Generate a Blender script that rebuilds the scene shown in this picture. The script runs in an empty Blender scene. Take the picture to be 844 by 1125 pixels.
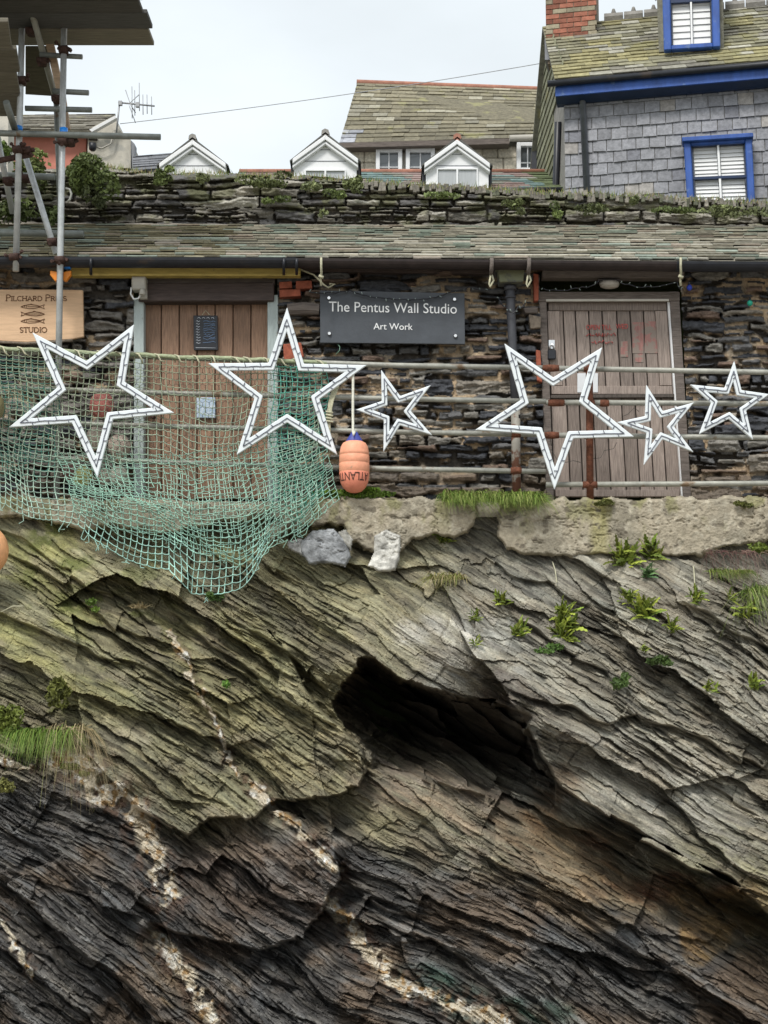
import bpy, math, random
import numpy as np
from mathutils import Vector, Matrix

random.seed(7)
C = bpy.context.scene
COL = C.collection
R = math.radians

# ------------------------------------------------------------------ camera, sky, sun, exposure
CAM = np.array([0.0, -14.0, -1.6]); PITCH = R(6.0); FPX = 1540.0; W0, H0 = 844.0, 1125.0
cd = bpy.data.cameras.new('camera'); cam = bpy.data.objects.new('camera', cd); COL.objects.link(cam)
cam.location = CAM; cam.rotation_euler = (R(90) + PITCH, 0, 0)
cd.sensor_width = 36; cd.sensor_fit = 'AUTO'; cd.lens = FPX / H0 * 36
cd.clip_start = 0.1; cd.clip_end = 3000
C.camera = cam

SUN_EL, SUN_AZ = R(52), R(205)      # azimuth clockwise from +Y: behind and left of the camera
wd = bpy.data.worlds.new('World'); C.world = wd; wd.use_nodes = True
nt = wd.node_tree; nt.nodes.clear()
sky = nt.nodes.new('ShaderNodeTexSky'); sky.sky_type = 'NISHITA'; sky.sun_disc = False
sky.sun_elevation = SUN_EL; sky.sun_rotation = SUN_AZ
sky.air_density = 1.0; sky.dust_density = 4.0; sky.ozone_density = 1.0
hs = nt.nodes.new('ShaderNodeHueSaturation'); hs.inputs['Saturation'].default_value = 0.25
mxw = nt.nodes.new('ShaderNodeMix'); mxw.data_type = 'RGBA'; mxw.inputs[0].default_value = 0.7
mxw.inputs[7].default_value = (8.3, 9.0, 9.4, 1)       # flat overcast cloud layer
bg = nt.nodes.new('ShaderNodeBackground'); bg.inputs[1].default_value = 0.080
wo = nt.nodes.new('ShaderNodeOutputWorld')
nt.links.new(sky.outputs[0], hs.inputs['Color']); nt.links.new(hs.outputs[0], mxw.inputs[6])
tcw = nt.nodes.new('ShaderNodeTexCoord'); nzw = nt.nodes.new('ShaderNodeTexNoise'); nzw.inputs['Scale'].default_value = 3.2; nzw.inputs['Detail'].default_value = 5
mpw = nt.nodes.new('ShaderNodeMapping'); mpw.inputs['Scale'].default_value = (1, 1, 2.4); nt.links.new(tcw.outputs['Generated'], mpw.inputs[0]); nt.links.new(mpw.outputs[0], nzw.inputs['Vector'])
mrw = nt.nodes.new('ShaderNodeMapRange'); mrw.inputs[1].default_value = .3; mrw.inputs[2].default_value = .7; mrw.inputs[3].default_value = .90; mrw.inputs[4].default_value = 1.08
nt.links.new(nzw.outputs[0], mrw.inputs[0])
clw = nt.nodes.new('ShaderNodeVectorMath'); clw.operation = 'SCALE'; nt.links.new(mxw.outputs[2], clw.inputs[0]); nt.links.new(mrw.outputs[0], clw.inputs['Scale'])
nt.links.new(clw.outputs[0], bg.inputs[0]); nt.links.new(bg.outputs[0], wo.inputs[0])

sd = bpy.data.lights.new('sun', 'SUN'); sun = bpy.data.objects.new('sun', sd); COL.objects.link(sun)
sd.energy = 1.5; sd.angle = R(14); sd.color = (1.0, 0.96, 0.9)
sv = Vector((math.sin(SUN_AZ) * math.cos(SUN_EL), math.cos(SUN_AZ) * math.cos(SUN_EL), math.sin(SUN_EL)))
sun.rotation_euler = (-sv).to_track_quat('-Z', 'Y').to_euler()
C.view_settings.view_transform = 'Standard'; C.view_settings.look = 'None'
C.view_settings.gamma = 1; C.view_settings.use_curve_mapping = False
C.view_settings.exposure = 0.75

# ------------------------------------------------------------------ pixel rays -> points in the place
_f = np.array([0, math.cos(PITCH), math.sin(PITCH)]); _u = np.array([0, -math.sin(PITCH), math.cos(PITCH)])
def ray(px, py):
    px = np.asarray(px, float); py = np.asarray(py, float)
    a = (px - W0 / 2) / FPX; b = (H0 / 2 - py) / FPX
    d = np.empty(np.broadcast(a, b).shape + (3,))
    d[..., 0] = a; d[..., 1] = _f[1] + b * _u[1]; d[..., 2] = _f[2] + b * _u[2]
    return d
def P(px, py, Y):
    d = ray(px, py); t = (np.asarray(Y, float) - CAM[1]) / d[..., 1]
    return CAM + d * t[..., None]
def PZ(px, py, z):
    d = ray(px, py); t = (z - CAM[2]) / d[..., 2]
    return CAM + d * t[..., None]
def PP(px, py, O, n):
    d = ray(px, py); t = np.dot(np.asarray(O) - CAM, n) / (d @ n)
    return CAM + d * t[..., None]

# ------------------------------------------------------------------ numpy noise
def h32(*a):
    r = np.zeros(np.broadcast(*a).shape if len(a) > 1 else np.shape(a[0]), np.uint32) + np.uint32(0x9E3779B9)
    for k in a:
        k = np.asarray(k).astype(np.int64).astype(np.uint32)
        r = (r ^ k) * np.uint32(0x85EBCA6B); r ^= r >> np.uint32(13)
        r = r * np.uint32(0xC2B2AE35); r ^= r >> np.uint32(16)
    return r
def rnd(*a): return h32(*a).astype(np.float64) / 4294967295.0
def vnoise(x, y, seed=0):
    xi = np.floor(x); yi = np.floor(y); fx = x - xi; fy = y - yi
    fx = fx * fx * fx * (fx * (fx * 6 - 15) + 10); fy = fy * fy * fy * (fy * (fy * 6 - 15) + 10)
    a = rnd(xi, yi, seed); b = rnd(xi + 1, yi, seed); c = rnd(xi, yi + 1, seed); d = rnd(xi + 1, yi + 1, seed)
    return (a * (1 - fx) + b * fx) * (1 - fy) + (c * (1 - fx) + d * fx) * fy - 0.5
def fbm(x, y, seed=0, o=4):
    s = 0; a = 1
    for k in range(o):
        s = s + a * vnoise(x * 2 ** k + 17.3 * k, y * 2 ** k - 9.1 * k, seed + k); a *= 0.5
    return s
def sstep(a, b, x):
    t = np.clip((x - a) / (b - a), 0, 1); return t * t * (3 - 2 * t)
def worley(x, y, seed):
    """nearest jittered cell: returns cell ids, offset from its centre and F2-F1"""
    xi = np.floor(x); yi = np.floor(y); f1 = np.full(x.shape, 9.); f2 = np.full(x.shape, 9.)
    ci = np.zeros(x.shape); cj = np.zeros(x.shape); ox = np.zeros(x.shape); oy = np.zeros(x.shape)
    for a in (-1, 0, 1):
        for b in (-1, 0, 1):
            ii = xi + a; jj = yi + b
            dx = x - (ii + .1 + .8 * rnd(ii, jj, seed)); dy = y - (jj + .1 + .8 * rnd(ii, jj, seed + 1)); d = np.hypot(dx, dy)
            m = d < f1; f2 = np.where(m, f1, np.minimum(f2, d)); f1 = np.where(m, d, f1)
            ci = np.where(m, ii, ci); cj = np.where(m, jj, cj); ox = np.where(m, dx, ox); oy = np.where(m, dy, oy)
    return ci, cj, ox, oy, f2 - f1
def seg_dist(x, y, pts):
    """unsigned distance to a polyline and the side (+ below/right-hand, image y down)"""
    best = np.full(x.shape, 1e9); side = np.zeros(x.shape)
    for (x0, y0), (x1, y1) in zip(pts[:-1], pts[1:]):
        dx, dy = x1 - x0, y1 - y0; L2 = dx * dx + dy * dy
        t = np.clip(((x - x0) * dx + (y - y0) * dy) / L2, 0, 1)
        ex = x - (x0 + t * dx); ey = y - (y0 + t * dy); d = np.hypot(ex, ey)
        m = d < best; best = np.where(m, d, best); side = np.where(m, np.sign(dx * (y - y0) - dy * (x - x0)), side)
    return best, side
def inpoly(x, y, poly):
    r = np.zeros(np.shape(x), bool); n = len(poly); j = n - 1
    for i in range(n):
        xi, yi = poly[i]; xj, yj = poly[j]
        if yi != yj:
            r ^= ((yi > y) != (yj > y)) & (x < (xj - xi) * (y - yi) / (yj - yi) + xi)
        j = i
    return r
def sdf(x, y, poly):
    d, _ = seg_dist(x, y, list(poly) + [poly[0]])
    return np.where(inpoly(x, y, poly), d, -d)          # positive inside

# ------------------------------------------------------------------ objects and names
WL = {}
def tag(o, label=None, cat=None, group=None, kind=None):
    if label: o['label'] = label
    if cat: o['category'] = cat
    if group: o['group'] = group
    if kind: o['kind'] = kind
    return o
def thing(name, label, cat, loc, group=None):
    o = bpy.data.objects.new(name, None); COL.objects.link(o)
    o.empty_display_size = 0.1; o.location = tuple(float(v) for v in loc)
    WL[o.name] = np.array(loc, float)
    return tag(o, label, cat, group)
def link(me, name, mat, parent=None, origin=None):
    o = bpy.data.objects.new(name, me); COL.objects.link(o)
    if mat: me.materials.append(mat)
    base = WL[parent.name] if parent is not None else np.zeros(3)
    org = np.array(origin, float) if origin is not None else base
    n = len(me.vertices); co = np.empty(n * 3); me.vertices.foreach_get('co', co)
    co = (co.reshape(-1, 3) - org).ravel(); me.vertices.foreach_set('co', co)
    WL[o.name] = org
    if parent is not None: o.parent = parent
    o.location = tuple(org - base)
    me.update()
    return o
def bevel(o, w=0.004, seg=1):
    m = o.modifiers.new('bevel', 'BEVEL'); m.width = w; m.segments = seg; m.limit_method = 'ANGLE'; m.angle_limit = R(40)
    return o

class MB:
    def __init__(s): s.v = []; s.f = []; s.c = []; s.sm = []
    def add(s, vs, fs, col=(1, 1, 1), smooth=False):
        b = len(s.v)
        s.v.extend([tuple(map(float, p)) for p in vs])
        s.f.extend([tuple(b + i for i in f) for f in fs]); s.sm.extend([smooth] * len(fs))
        if col and isinstance(col[0], (tuple, list, np.ndarray)): s.c.extend([tuple(k) for k in col])
        else: s.c.extend([tuple(col)] * len(vs))
    def prism(s, front, off, col=(1, 1, 1)):
        n = len(front); off = np.array(off, float); fr = [np.array(p, float) for p in front]
        vs = fr + [p + off for p in fr]
        fs = [tuple(range(n)), tuple(range(2 * n - 1, n - 1, -1))]
        fs += [(i, i + n, (i + 1) % n + n, (i + 1) % n) for i in range(n)]
        s.add(vs, fs, col); return s
    def ppx(s, poly, Y, th, col=(1, 1, 1)):
        return s.prism([P(x, y, Y) for x, y in poly], (0, th, 0), col)
    def rpx(s, x0, y0, x1, y1, Y, th, col=(1, 1, 1)):
        return s.ppx([(x0, y0), (x1, y0), (x1, y1), (x0, y1)], Y, th, col)
    def box(s, c, sx, sy, sz, M=None, col=(1, 1, 1)):
        vs = []
        for dz in (-.5, .5):
            for dy in (-.5, .5):
                for dx in (-.5, .5):
                    p = Vector((dx * sx, dy * sy, dz * sz))
                    if M is not None: p = M @ p
                    vs.append((c[0] + p.x, c[1] + p.y, c[2] + p.z))
        s.add(vs, [(0, 2, 3, 1), (4, 5, 7, 6), (0, 1, 5, 4), (2, 6, 7, 3), (0, 4, 6, 2), (1, 3, 7, 5)], col); return s
    def tube(s, pts, r, n=10, col=(1, 1, 1), caps=True, smooth=True):
        pts = [Vector(tuple(map(float, p))) for p in pts]; rs = r if isinstance(r, (list, tuple)) else [r] * len(pts)
        vs = []; up = None
        for i, p in enumerate(pts):
            t = (pts[min(i + 1, len(pts) - 1)] - pts[max(i - 1, 0)])
            if t.length < 1e-9: t = Vector((0, 0, 1))
            t.normalize()
            if up is None: up = t.orthogonal().normalized()
            up = (up - t * up.dot(t))
            up = up.normalized() if up.length > 1e-6 else t.orthogonal().normalized()
            b = t.cross(up)
            for k in range(n):
                a = 2 * math.pi * k / n
                vs.append(p + (up * math.cos(a) + b * math.sin(a)) * rs[i])
        fs = []
        for i in range(len(pts) - 1):
            for k in range(n):
                k2 = (k + 1) % n
                fs.append((i * n + k, i * n + k2, (i + 1) * n + k2, (i + 1) * n + k))
        s.add(vs, fs, col, smooth)
        if caps:
            b = len(s.v) - len(vs)
            s.f.append(tuple(b + k for k in range(n - 1, -1, -1))); s.f.append(tuple(b + (len(pts) - 1) * n + k for k in range(n)))
            s.sm.extend([False, False])
        return s
    def lathe(s, o, prof, n=24, col=(1, 1, 1), sx=1, sy=1, smooth=True):
        """prof: list of (radius, z) or (radius, z, colour), top to bottom; axis +Z at o"""
        vs = []; cs = []
        for q in prof:
            for k in range(n):
                a = 2 * math.pi * k / n
                vs.append((o[0] + q[0] * math.cos(a) * sx, o[1] + q[0] * math.sin(a) * sy, o[2] + q[1])); cs.append(q[2] if len(q) > 2 else col)
        fs = []
        for i in range(len(prof) - 1):
            for k in range(n):
                k2 = (k + 1) % n; fs.append((i * n + k, (i + 1) * n + k, (i + 1) * n + k2, i * n + k2))
        fs.append(tuple(range(n))); fs.append(tuple((len(prof) - 1) * n + k for k in range(n - 1, -1, -1)))
        s.add(vs, fs, cs, smooth); return s
    def build(s, name, mat, parent=None, origin=None):
        me = bpy.data.meshes.new(name); me.from_pydata(s.v, [], s.f)
        a = me.color_attributes.new('Col', 'FLOAT_COLOR', 'POINT')
        a.data.foreach_set('color', np.c_[np.array(s.c, float).reshape(-1, 3), np.ones(len(s.v))].astype(np.float32).ravel())
        me.polygons.foreach_set('use_smooth', np.array(s.sm[:len(me.polygons)], bool))
        return link(me, name, mat, parent, origin)

def grid_mesh(name, V, col, mat, parent=None, mask=None, smooth=True, wet=None, origin=None):
    ny, nx = V.shape[:2]
    idx = np.arange(ny * nx).reshape(ny, nx)
    q = np.stack([idx[:-1, :-1], idx[1:, :-1], idx[1:, 1:], idx[:-1, 1:]], -1)
    if mask is not None: q = q[mask]
    q = q.reshape(-1, 4)
    used = np.zeros(ny * nx, bool); used[q.ravel()] = True
    remap = np.cumsum(used) - 1; q = remap[q]
    V = V.reshape(-1, 3)[used]; col = col.reshape(-1, 3)[used]
    me = bpy.data.meshes.new(name)
    me.vertices.add(len(V)); me.vertices.foreach_set('co', V.astype(np.float32).ravel())
    me.loops.add(q.size); me.loops.foreach_set('vertex_index', q.ravel().astype(np.int32))
    me.polygons.add(len(q)); me.polygons.foreach_set('loop_start', np.arange(0, q.size, 4, dtype=np.int32))
    me.update(calc_edges=True)
    me.polygons.foreach_set('use_smooth', np.full(len(q), smooth))
    a = me.color_attributes.new('Col', 'FLOAT_COLOR', 'POINT')
    al = np.ones(len(V)) if wet is None else wet.reshape(-1)[used]
    a.data.foreach_set('color', np.c_[col, al].astype(np.float32).ravel())
    me.validate()
    return link(me, name, mat, parent, origin)

# ------------------------------------------------------------------ materials
def mat(name, col, rough=0.6, metal=0.0, var=0.25, scale=6.0, stretch=(1, 1, 1), bump=0.0, bscale=30.0, col2=None, attr=False,
        spec=0.4, wetrough=None, blotch=None, glow=None):
    m = bpy.data.materials.new(name); m.use_nodes = True; t = m.node_tree; L = t.links
    b = t.nodes['Principled BSDF']; b.inputs['Roughness'].default_value = rough; b.inputs['Metallic'].default_value = metal
    b.inputs['Specular IOR Level'].default_value = spec
    tc = t.nodes.new('ShaderNodeTexCoord'); mp = t.nodes.new('ShaderNodeMapping'); mp.inputs['Scale'].default_value = stretch
    L.new(tc.outputs['Object'], mp.inputs[0])
    nz = t.nodes.new('ShaderNodeTexNoise'); nz.inputs['Scale'].default_value = scale; nz.inputs['Detail'].default_value = 7; nz.inputs['Roughness'].default_value = 0.65
    L.new(mp.outputs[0], nz.inputs['Vector'])
    cr = t.nodes.new('ShaderNodeValToRGB')
    lo, hi = 1 - var, 1 + var
    cr.color_ramp.elements[0].position = 0.28; cr.color_ramp.elements[1].position = 0.72
    if attr:
        cr.color_ramp.elements[0].color = (lo, lo, lo, 1); cr.color_ramp.elements[1].color = (hi, hi, hi, 1)
        at = t.nodes.new('ShaderNodeAttribute'); at.attribute_name = 'Col'
        mx = t.nodes.new('ShaderNodeMix'); mx.data_type = 'RGBA'; mx.blend_type = 'MULTIPLY'; mx.inputs[0].default_value = 1; mx.clamp_result = False
        L.new(at.outputs['Color'], mx.inputs[6]); L.new(cr.outputs[0], mx.inputs[7]); out = mx.outputs[2]
        if wetrough is not None:
            mr = t.nodes.new('ShaderNodeMapRange'); mr.inputs[3].default_value = rough; mr.inputs[4].default_value = wetrough
            L.new(at.outputs['Alpha'], mr.inputs[0]); L.new(mr.outputs[0], b.inputs['Roughness'])
    else:
        c2 = col2 or tuple(min(1, c * hi) for c in col); c1 = tuple(c * lo for c in col)
        cr.color_ramp.elements[0].color = (*c1, 1); cr.color_ramp.elements[1].color = (*c2, 1); out = cr.outputs[0]
    L.new(nz.outputs[0], cr.inputs[0])
    if blotch:                     # (colour, scale, threshold): stains / rust / lichen
        n2 = t.nodes.new('ShaderNodeTexNoise'); n2.inputs['Scale'].default_value = blotch[1]; n2.inputs['Detail'].default_value = 6; n2.inputs['Roughness'].default_value = 0.6
        L.new(tc.outputs['Object'], n2.inputs['Vector'])
        r2 = t.nodes.new('ShaderNodeValToRGB'); r2.color_ramp.elements[0].position = blotch[2]; r2.color_ramp.elements[1].position = min(1, blotch[2] + 0.07)
        L.new(n2.outputs[0], r2.inputs[0])
        m2 = t.nodes.new('ShaderNodeMix'); m2.data_type = 'RGBA'; L.new(r2.outputs[0], m2.inputs[0]); L.new(out, m2.inputs[6]); m2.inputs[7].default_value = (*blotch[0], 1); out = m2.outputs[2]
    L.new(out, b.inputs['Base Color'])
    if bump:
        nb = t.nodes.new('ShaderNodeTexNoise'); nb.inputs['Scale'].default_value = bscale; nb.inputs['Detail'].default_value = 6
        L.new(mp.outputs[0], nb.inputs['Vector'])
        bp = t.nodes.new('ShaderNodeBump'); bp.inputs['Strength'].default_value = bump; bp.inputs['Distance'].default_value = 0.02
        L.new(nb.outputs[0], bp.inputs['Height']); L.new(bp.outputs[0], b.inputs['Normal'])
    return m
M = {}
M['rock'] = mat('schist_rock', None, 0.75, attr=True, var=0.42, scale=45, stretch=(1, 1, 1.6), bump=0.8, bscale=80, wetrough=0.36, spec=0.45)
M['stone'] = mat('wall_stone', None, 0.8, attr=True, var=0.4, scale=26, bump=0.5, bscale=55, spec=0.3)
M['concrete'] = mat('rough_concrete', None, 0.9, attr=True, var=0.28, scale=22, bump=0.7, bscale=45, spec=0.2)
M['slate'] = mat('slate', None, 0.65, attr=True, var=0.35, scale=16, bump=0.25, bscale=40, spec=0.35)
M['mossy_slate'] = mat('mossy_slate', None, 0.8, attr=True, var=0.4, scale=14, bump=0.4, bscale=40, blotch=((0.25, 0.235, 0.12), 2.2, 0.60))
M['leaf'] = mat('leaf', None, 0.6, attr=True, var=0.25, scale=12, spec=0.3)
M['galv'] = mat('galvanised_steel', (0.50, 0.52, 0.52), 0.45, 0.35, 0.22, 9, (1, 1, 1), 0.1, 40, blotch=((0.24, 0.2, 0.16), 5, 0.66))
M['galv_dull'] = mat('dull_steel_tube', (0.20, 0.215, 0.20), 0.55, 0.3, 0.3, 9, (1, 1, 1), 0.1, 40, blotch=((0.16, 0.11, 0.07), 6, 0.62))
M['rail'] = mat('weathered_rail', (0.34, 0.34, 0.30), 0.55, 0.25, 0.25, 12, (1, 1, 1), 0.15, 50, blotch=((0.20, 0.14, 0.09), 3.5, 0.6))
M['rust'] = mat('rust', (0.15, 0.055, 0.03), 0.85, 0.1, 0.5, 25, (1, 1, 1), 0.5, 60)
M['rust_dark'] = mat('dark_rusty_iron', (0.07, 0.038, 0.03), 0.8, 0.2, 0.5, 30, (1, 1, 1), 0.4, 60)
M['peel'] = mat('peeling_paint', (0.33, 0.31, 0.27), 0.7, 0, 0.3, 9, (1, 1, .4), 0.3, 40, blotch=((0.14, 0.06, 0.035), 7, 0.48))
M['white'] = mat('white_paint', (0.80, 0.81, 0.82), 0.5, 0, 0.05, 4, bump=0.03)
M['star'] = mat('white_star_plastic', (0.77, 0.82, 0.845), 0.45, 0, 0.06, 4, bump=.04, blotch=((.64, .68, .68), 7, .62))
M['cable'] = mat('dark_cable', (0.13, 0.14, 0.18), 0.5, 0, 0.2, 20)
M['black'] = mat('black_plastic', (0.018, 0.02, 0.026), 0.4, 0, 0.3, 10, blotch=((0.045, 0.035, 0.03), 4, 0.6))
M['gutter_brown'] = mat('brown_black_iron', (0.028, 0.02, 0.019), 0.5, 0, 0.4, 10)
M['pipe'] = mat('grey_iron_pipe', (0.06, 0.062, 0.072), 0.5, 0, 0.3, 10, bump=0.1)
M['yellow'] = mat('faded_yellow_paint', (0.46, 0.35, 0.10), 0.7, 0, 0.25, 8, (1, 1, 4), 0.3, 40, blotch=((0.16, 0.11, 0.06), 5, 0.6))
M['door_l'] = mat('brown_stained_boards', None, 0.65, attr=True, var=0.4, scale=9, stretch=(9, 9, 0.7), bump=0.5, bscale=10)
M['door_r'] = mat('weathered_grey_boards', None, 0.8, attr=True, var=0.42, scale=10, stretch=(9, 9, 0.6), bump=0.6, bscale=12, spec=0.2)
M['frame_l'] = mat('pale_blue_grey_paint', (0.40, 0.46, 0.45), 0.7, 0, 0.15, 9, (3, 3, .6), 0.3, 30, blotch=((0.26, 0.25, 0.22), 9, 0.64))
M['lintel'] = mat('dark_timber', (0.068, 0.05, 0.045), 0.75, 0, 0.4, 9, (.7, 6, 6), 0.4, 14)
M['oldwood'] = mat('old_grey_timber', (0.15, 0.125, 0.11), 0.8, 0, 0.4, 9, (.7, 7, 7), 0.5, 14)
M['board'] = mat('scaffold_board', None, 0.8, attr=True, var=0.35, scale=8, stretch=(.6, 7, 7), bump=0.4, bscale=14)
M['sign_slate'] = mat('sign_slate', (0.062, 0.07, 0.082), 0.55, 0, 0.2, 5, bump=0.12, bscale=20)
M['sign_wood'] = mat('oak_sign', (0.66, 0.44, 0.27), 0.6, 0, 0.18, 5, (.5, 3, 5), 0.15, 14)
M['bark'] = mat('bark_edge', (0.22, 0.18, 0.14), 0.9, 0, 0.4, 20, bump=0.5)
M['engrave'] = mat('engraved_brown', (0.16, 0.075, 0.035), 0.8, 0, 0.1, 8)
M['letter'] = mat('white_lettering', (0.82, 0.83, 0.83), 0.5, 0, 0.04, 8)
M['steel'] = mat('stainless', (0.75, 0.75, 0.75), 0.25, 0.9, 0.05, 8)
M['chalk'] = mat('chalk', (0.62, 0.66, 0.72), 0.9, 0, 0.1, 8)
M['chalk_blue'] = mat('blue_chalk', (0.16, 0.24, 0.38), 0.9, 0, 0.3, 8)
M['redpaint'] = mat('faded_red_paint', (0.50, 0.10, 0.09), 0.8, 0, 0.35, 30, blotch=((0.27, 0.222, 0.19), 22, 0.66))
M['redwash'] = mat('worn_red_wash', (0.33, 0.17, 0.15), 0.85, 0, 0.3, 14, (4, 4, .6), blotch=((0.27, 0.222, 0.19), 12, 0.47))
M['brick'] = mat('red_brick', (0.33, 0.095, 0.055), 0.9, 0, 0.35, 14, bump=0.4)
M['chimney'] = mat('chimney_brick', None, 0.9, attr=True, var=0.3, scale=14, bump=0.3)
M['blue'] = mat('cobalt_paint', (0.03, 0.09, 0.34), 0.5, 0, 0.3, 7, (1, 1, .35), bump=0.12, blotch=((.09, .16, .36), 6, .62))
M['navy'] = mat('dark_navy_paint', (0.012, 0.03, 0.085), 0.4, 0, 0.2, 8)
M['glass'] = mat('window_glass', (0.10, 0.115, 0.125), 0.06, 0, 0.1, 3, spec=0.9)
M['glass_pale'] = mat('net_curtained_glass', (0.42, 0.44, 0.45), 0.2, 0, 0.1, 5, (8, 8, 1), spec=0.7)
M['blind'] = mat('white_blind', (0.74, 0.75, 0.75), 0.6, 0, 0.04, 5)
M['render'] = mat('pale_render', (0.56, 0.53, 0.46), 0.9, 0, 0.14, 6, bump=0.25, bscale=40, blotch=((0.42, 0.41, 0.37), 2.0, 0.58))
M['grey_render'] = mat('grey_render', (0.27, 0.26, 0.24), 0.9, 0, 0.3, 7, bump=0.3)
M['pink'] = mat('coral_render', (0.66, 0.26, 0.20), 0.9, 0, 0.12, 5, bump=0.12)
M['terracotta'] = mat('terracotta', (0.36, 0.17, 0.12), 0.85, 0, 0.3, 9, bump=0.2)
M['lead'] = mat('lead_flashing', (0.24, 0.25, 0.27), 0.6, 0.1, 0.2, 8)
M['aerial'] = mat('aerial_metal', (0.36, 0.37, 0.38), 0.5, 0.3, 0.1, 8)
M['net'] = mat('pale_green_net', None, 0.7, attr=True, var=0.2, scale=6)
M['rope'] = mat('pale_rope', (0.50, 0.48, 0.34), 0.85, 0, 0.3, 30, bump=0.3, bscale=90)
M['wire'] = mat('dark_wire', (0.05, 0.055, 0.05), 0.6, 0.2, 0.2, 20)
M['buoy'] = mat('orange_buoy', None, 0.55, attr=True, var=0.16, scale=14, bump=0.12, blotch=((.42, .26, .17), 9, .64))
M['orange'] = mat('orange_plastic', (0.75, 0.24, 0.02), 0.4, 0, 0.1, 8)
M['bluecap'] = mat('blue_plastic', (0.02, 0.22, 0.70), 0.35, 0, 0.08, 8)
M['fitting'] = mat('cream_plastic', (0.45, 0.43, 0.38), 0.5, 0, 0.12, 8)
M['lampglass'] = mat('dusty_lamp_lens', (0.36, 0.33, 0.29), 0.3, 0, 0.2, 12)
M['tile_blue'] = mat('blue_white_tile', (0.22, 0.40, 0.62), 0.2, 0, 0.2, 22, col2=(0.75, 0.8, 0.85))
M['paper'] = mat('white_paper', (0.70, 0.72, 0.74), 0.7, 0, 0.05, 9)
M['bulb_b'] = mat('blue_bulb', (0.03, 0.06, 0.45), 0.2, 0, 0.1, 8)
M['bulb_g'] = mat('green_bulb', (0.02, 0.36, 0.25), 0.2, 0, 0.1, 8)
M['painted'] = mat('painted_stone', None, 0.7, attr=True, var=0.3, scale=16, bump=0.3)
M['quartz'] = mat('quartz', None, 0.45, attr=True, var=0.25, scale=30, bump=0.6, bscale=50)
M['sand'] = mat('wet_beach_sand', (0.20, 0.17, 0.13), 0.8, 0, 0.25, 2, bump=0.3)
M['turf'] = mat('rough_turf', (0.07, 0.085, 0.03), 0.9, 0, 0.4, 3, bump=0.4)

# ------------------------------------------------------------------ SETTING: cliff
def axis(a, b, fine, lo, hi, grow=10):
    mid = np.arange(a, b + fine, fine)
    return np.concatenate([np.arange(lo, a - 1, grow), mid, np.arange(b + grow, hi + 1, grow)])
rx = axis(-14, 858, 0.95, -700, 1540, 12)
ry = np.concatenate([np.arange(551, 1136, 0.95), np.arange(1140, 1300, 8)])
RX, RY = np.meshgrid(rx, ry)

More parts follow.
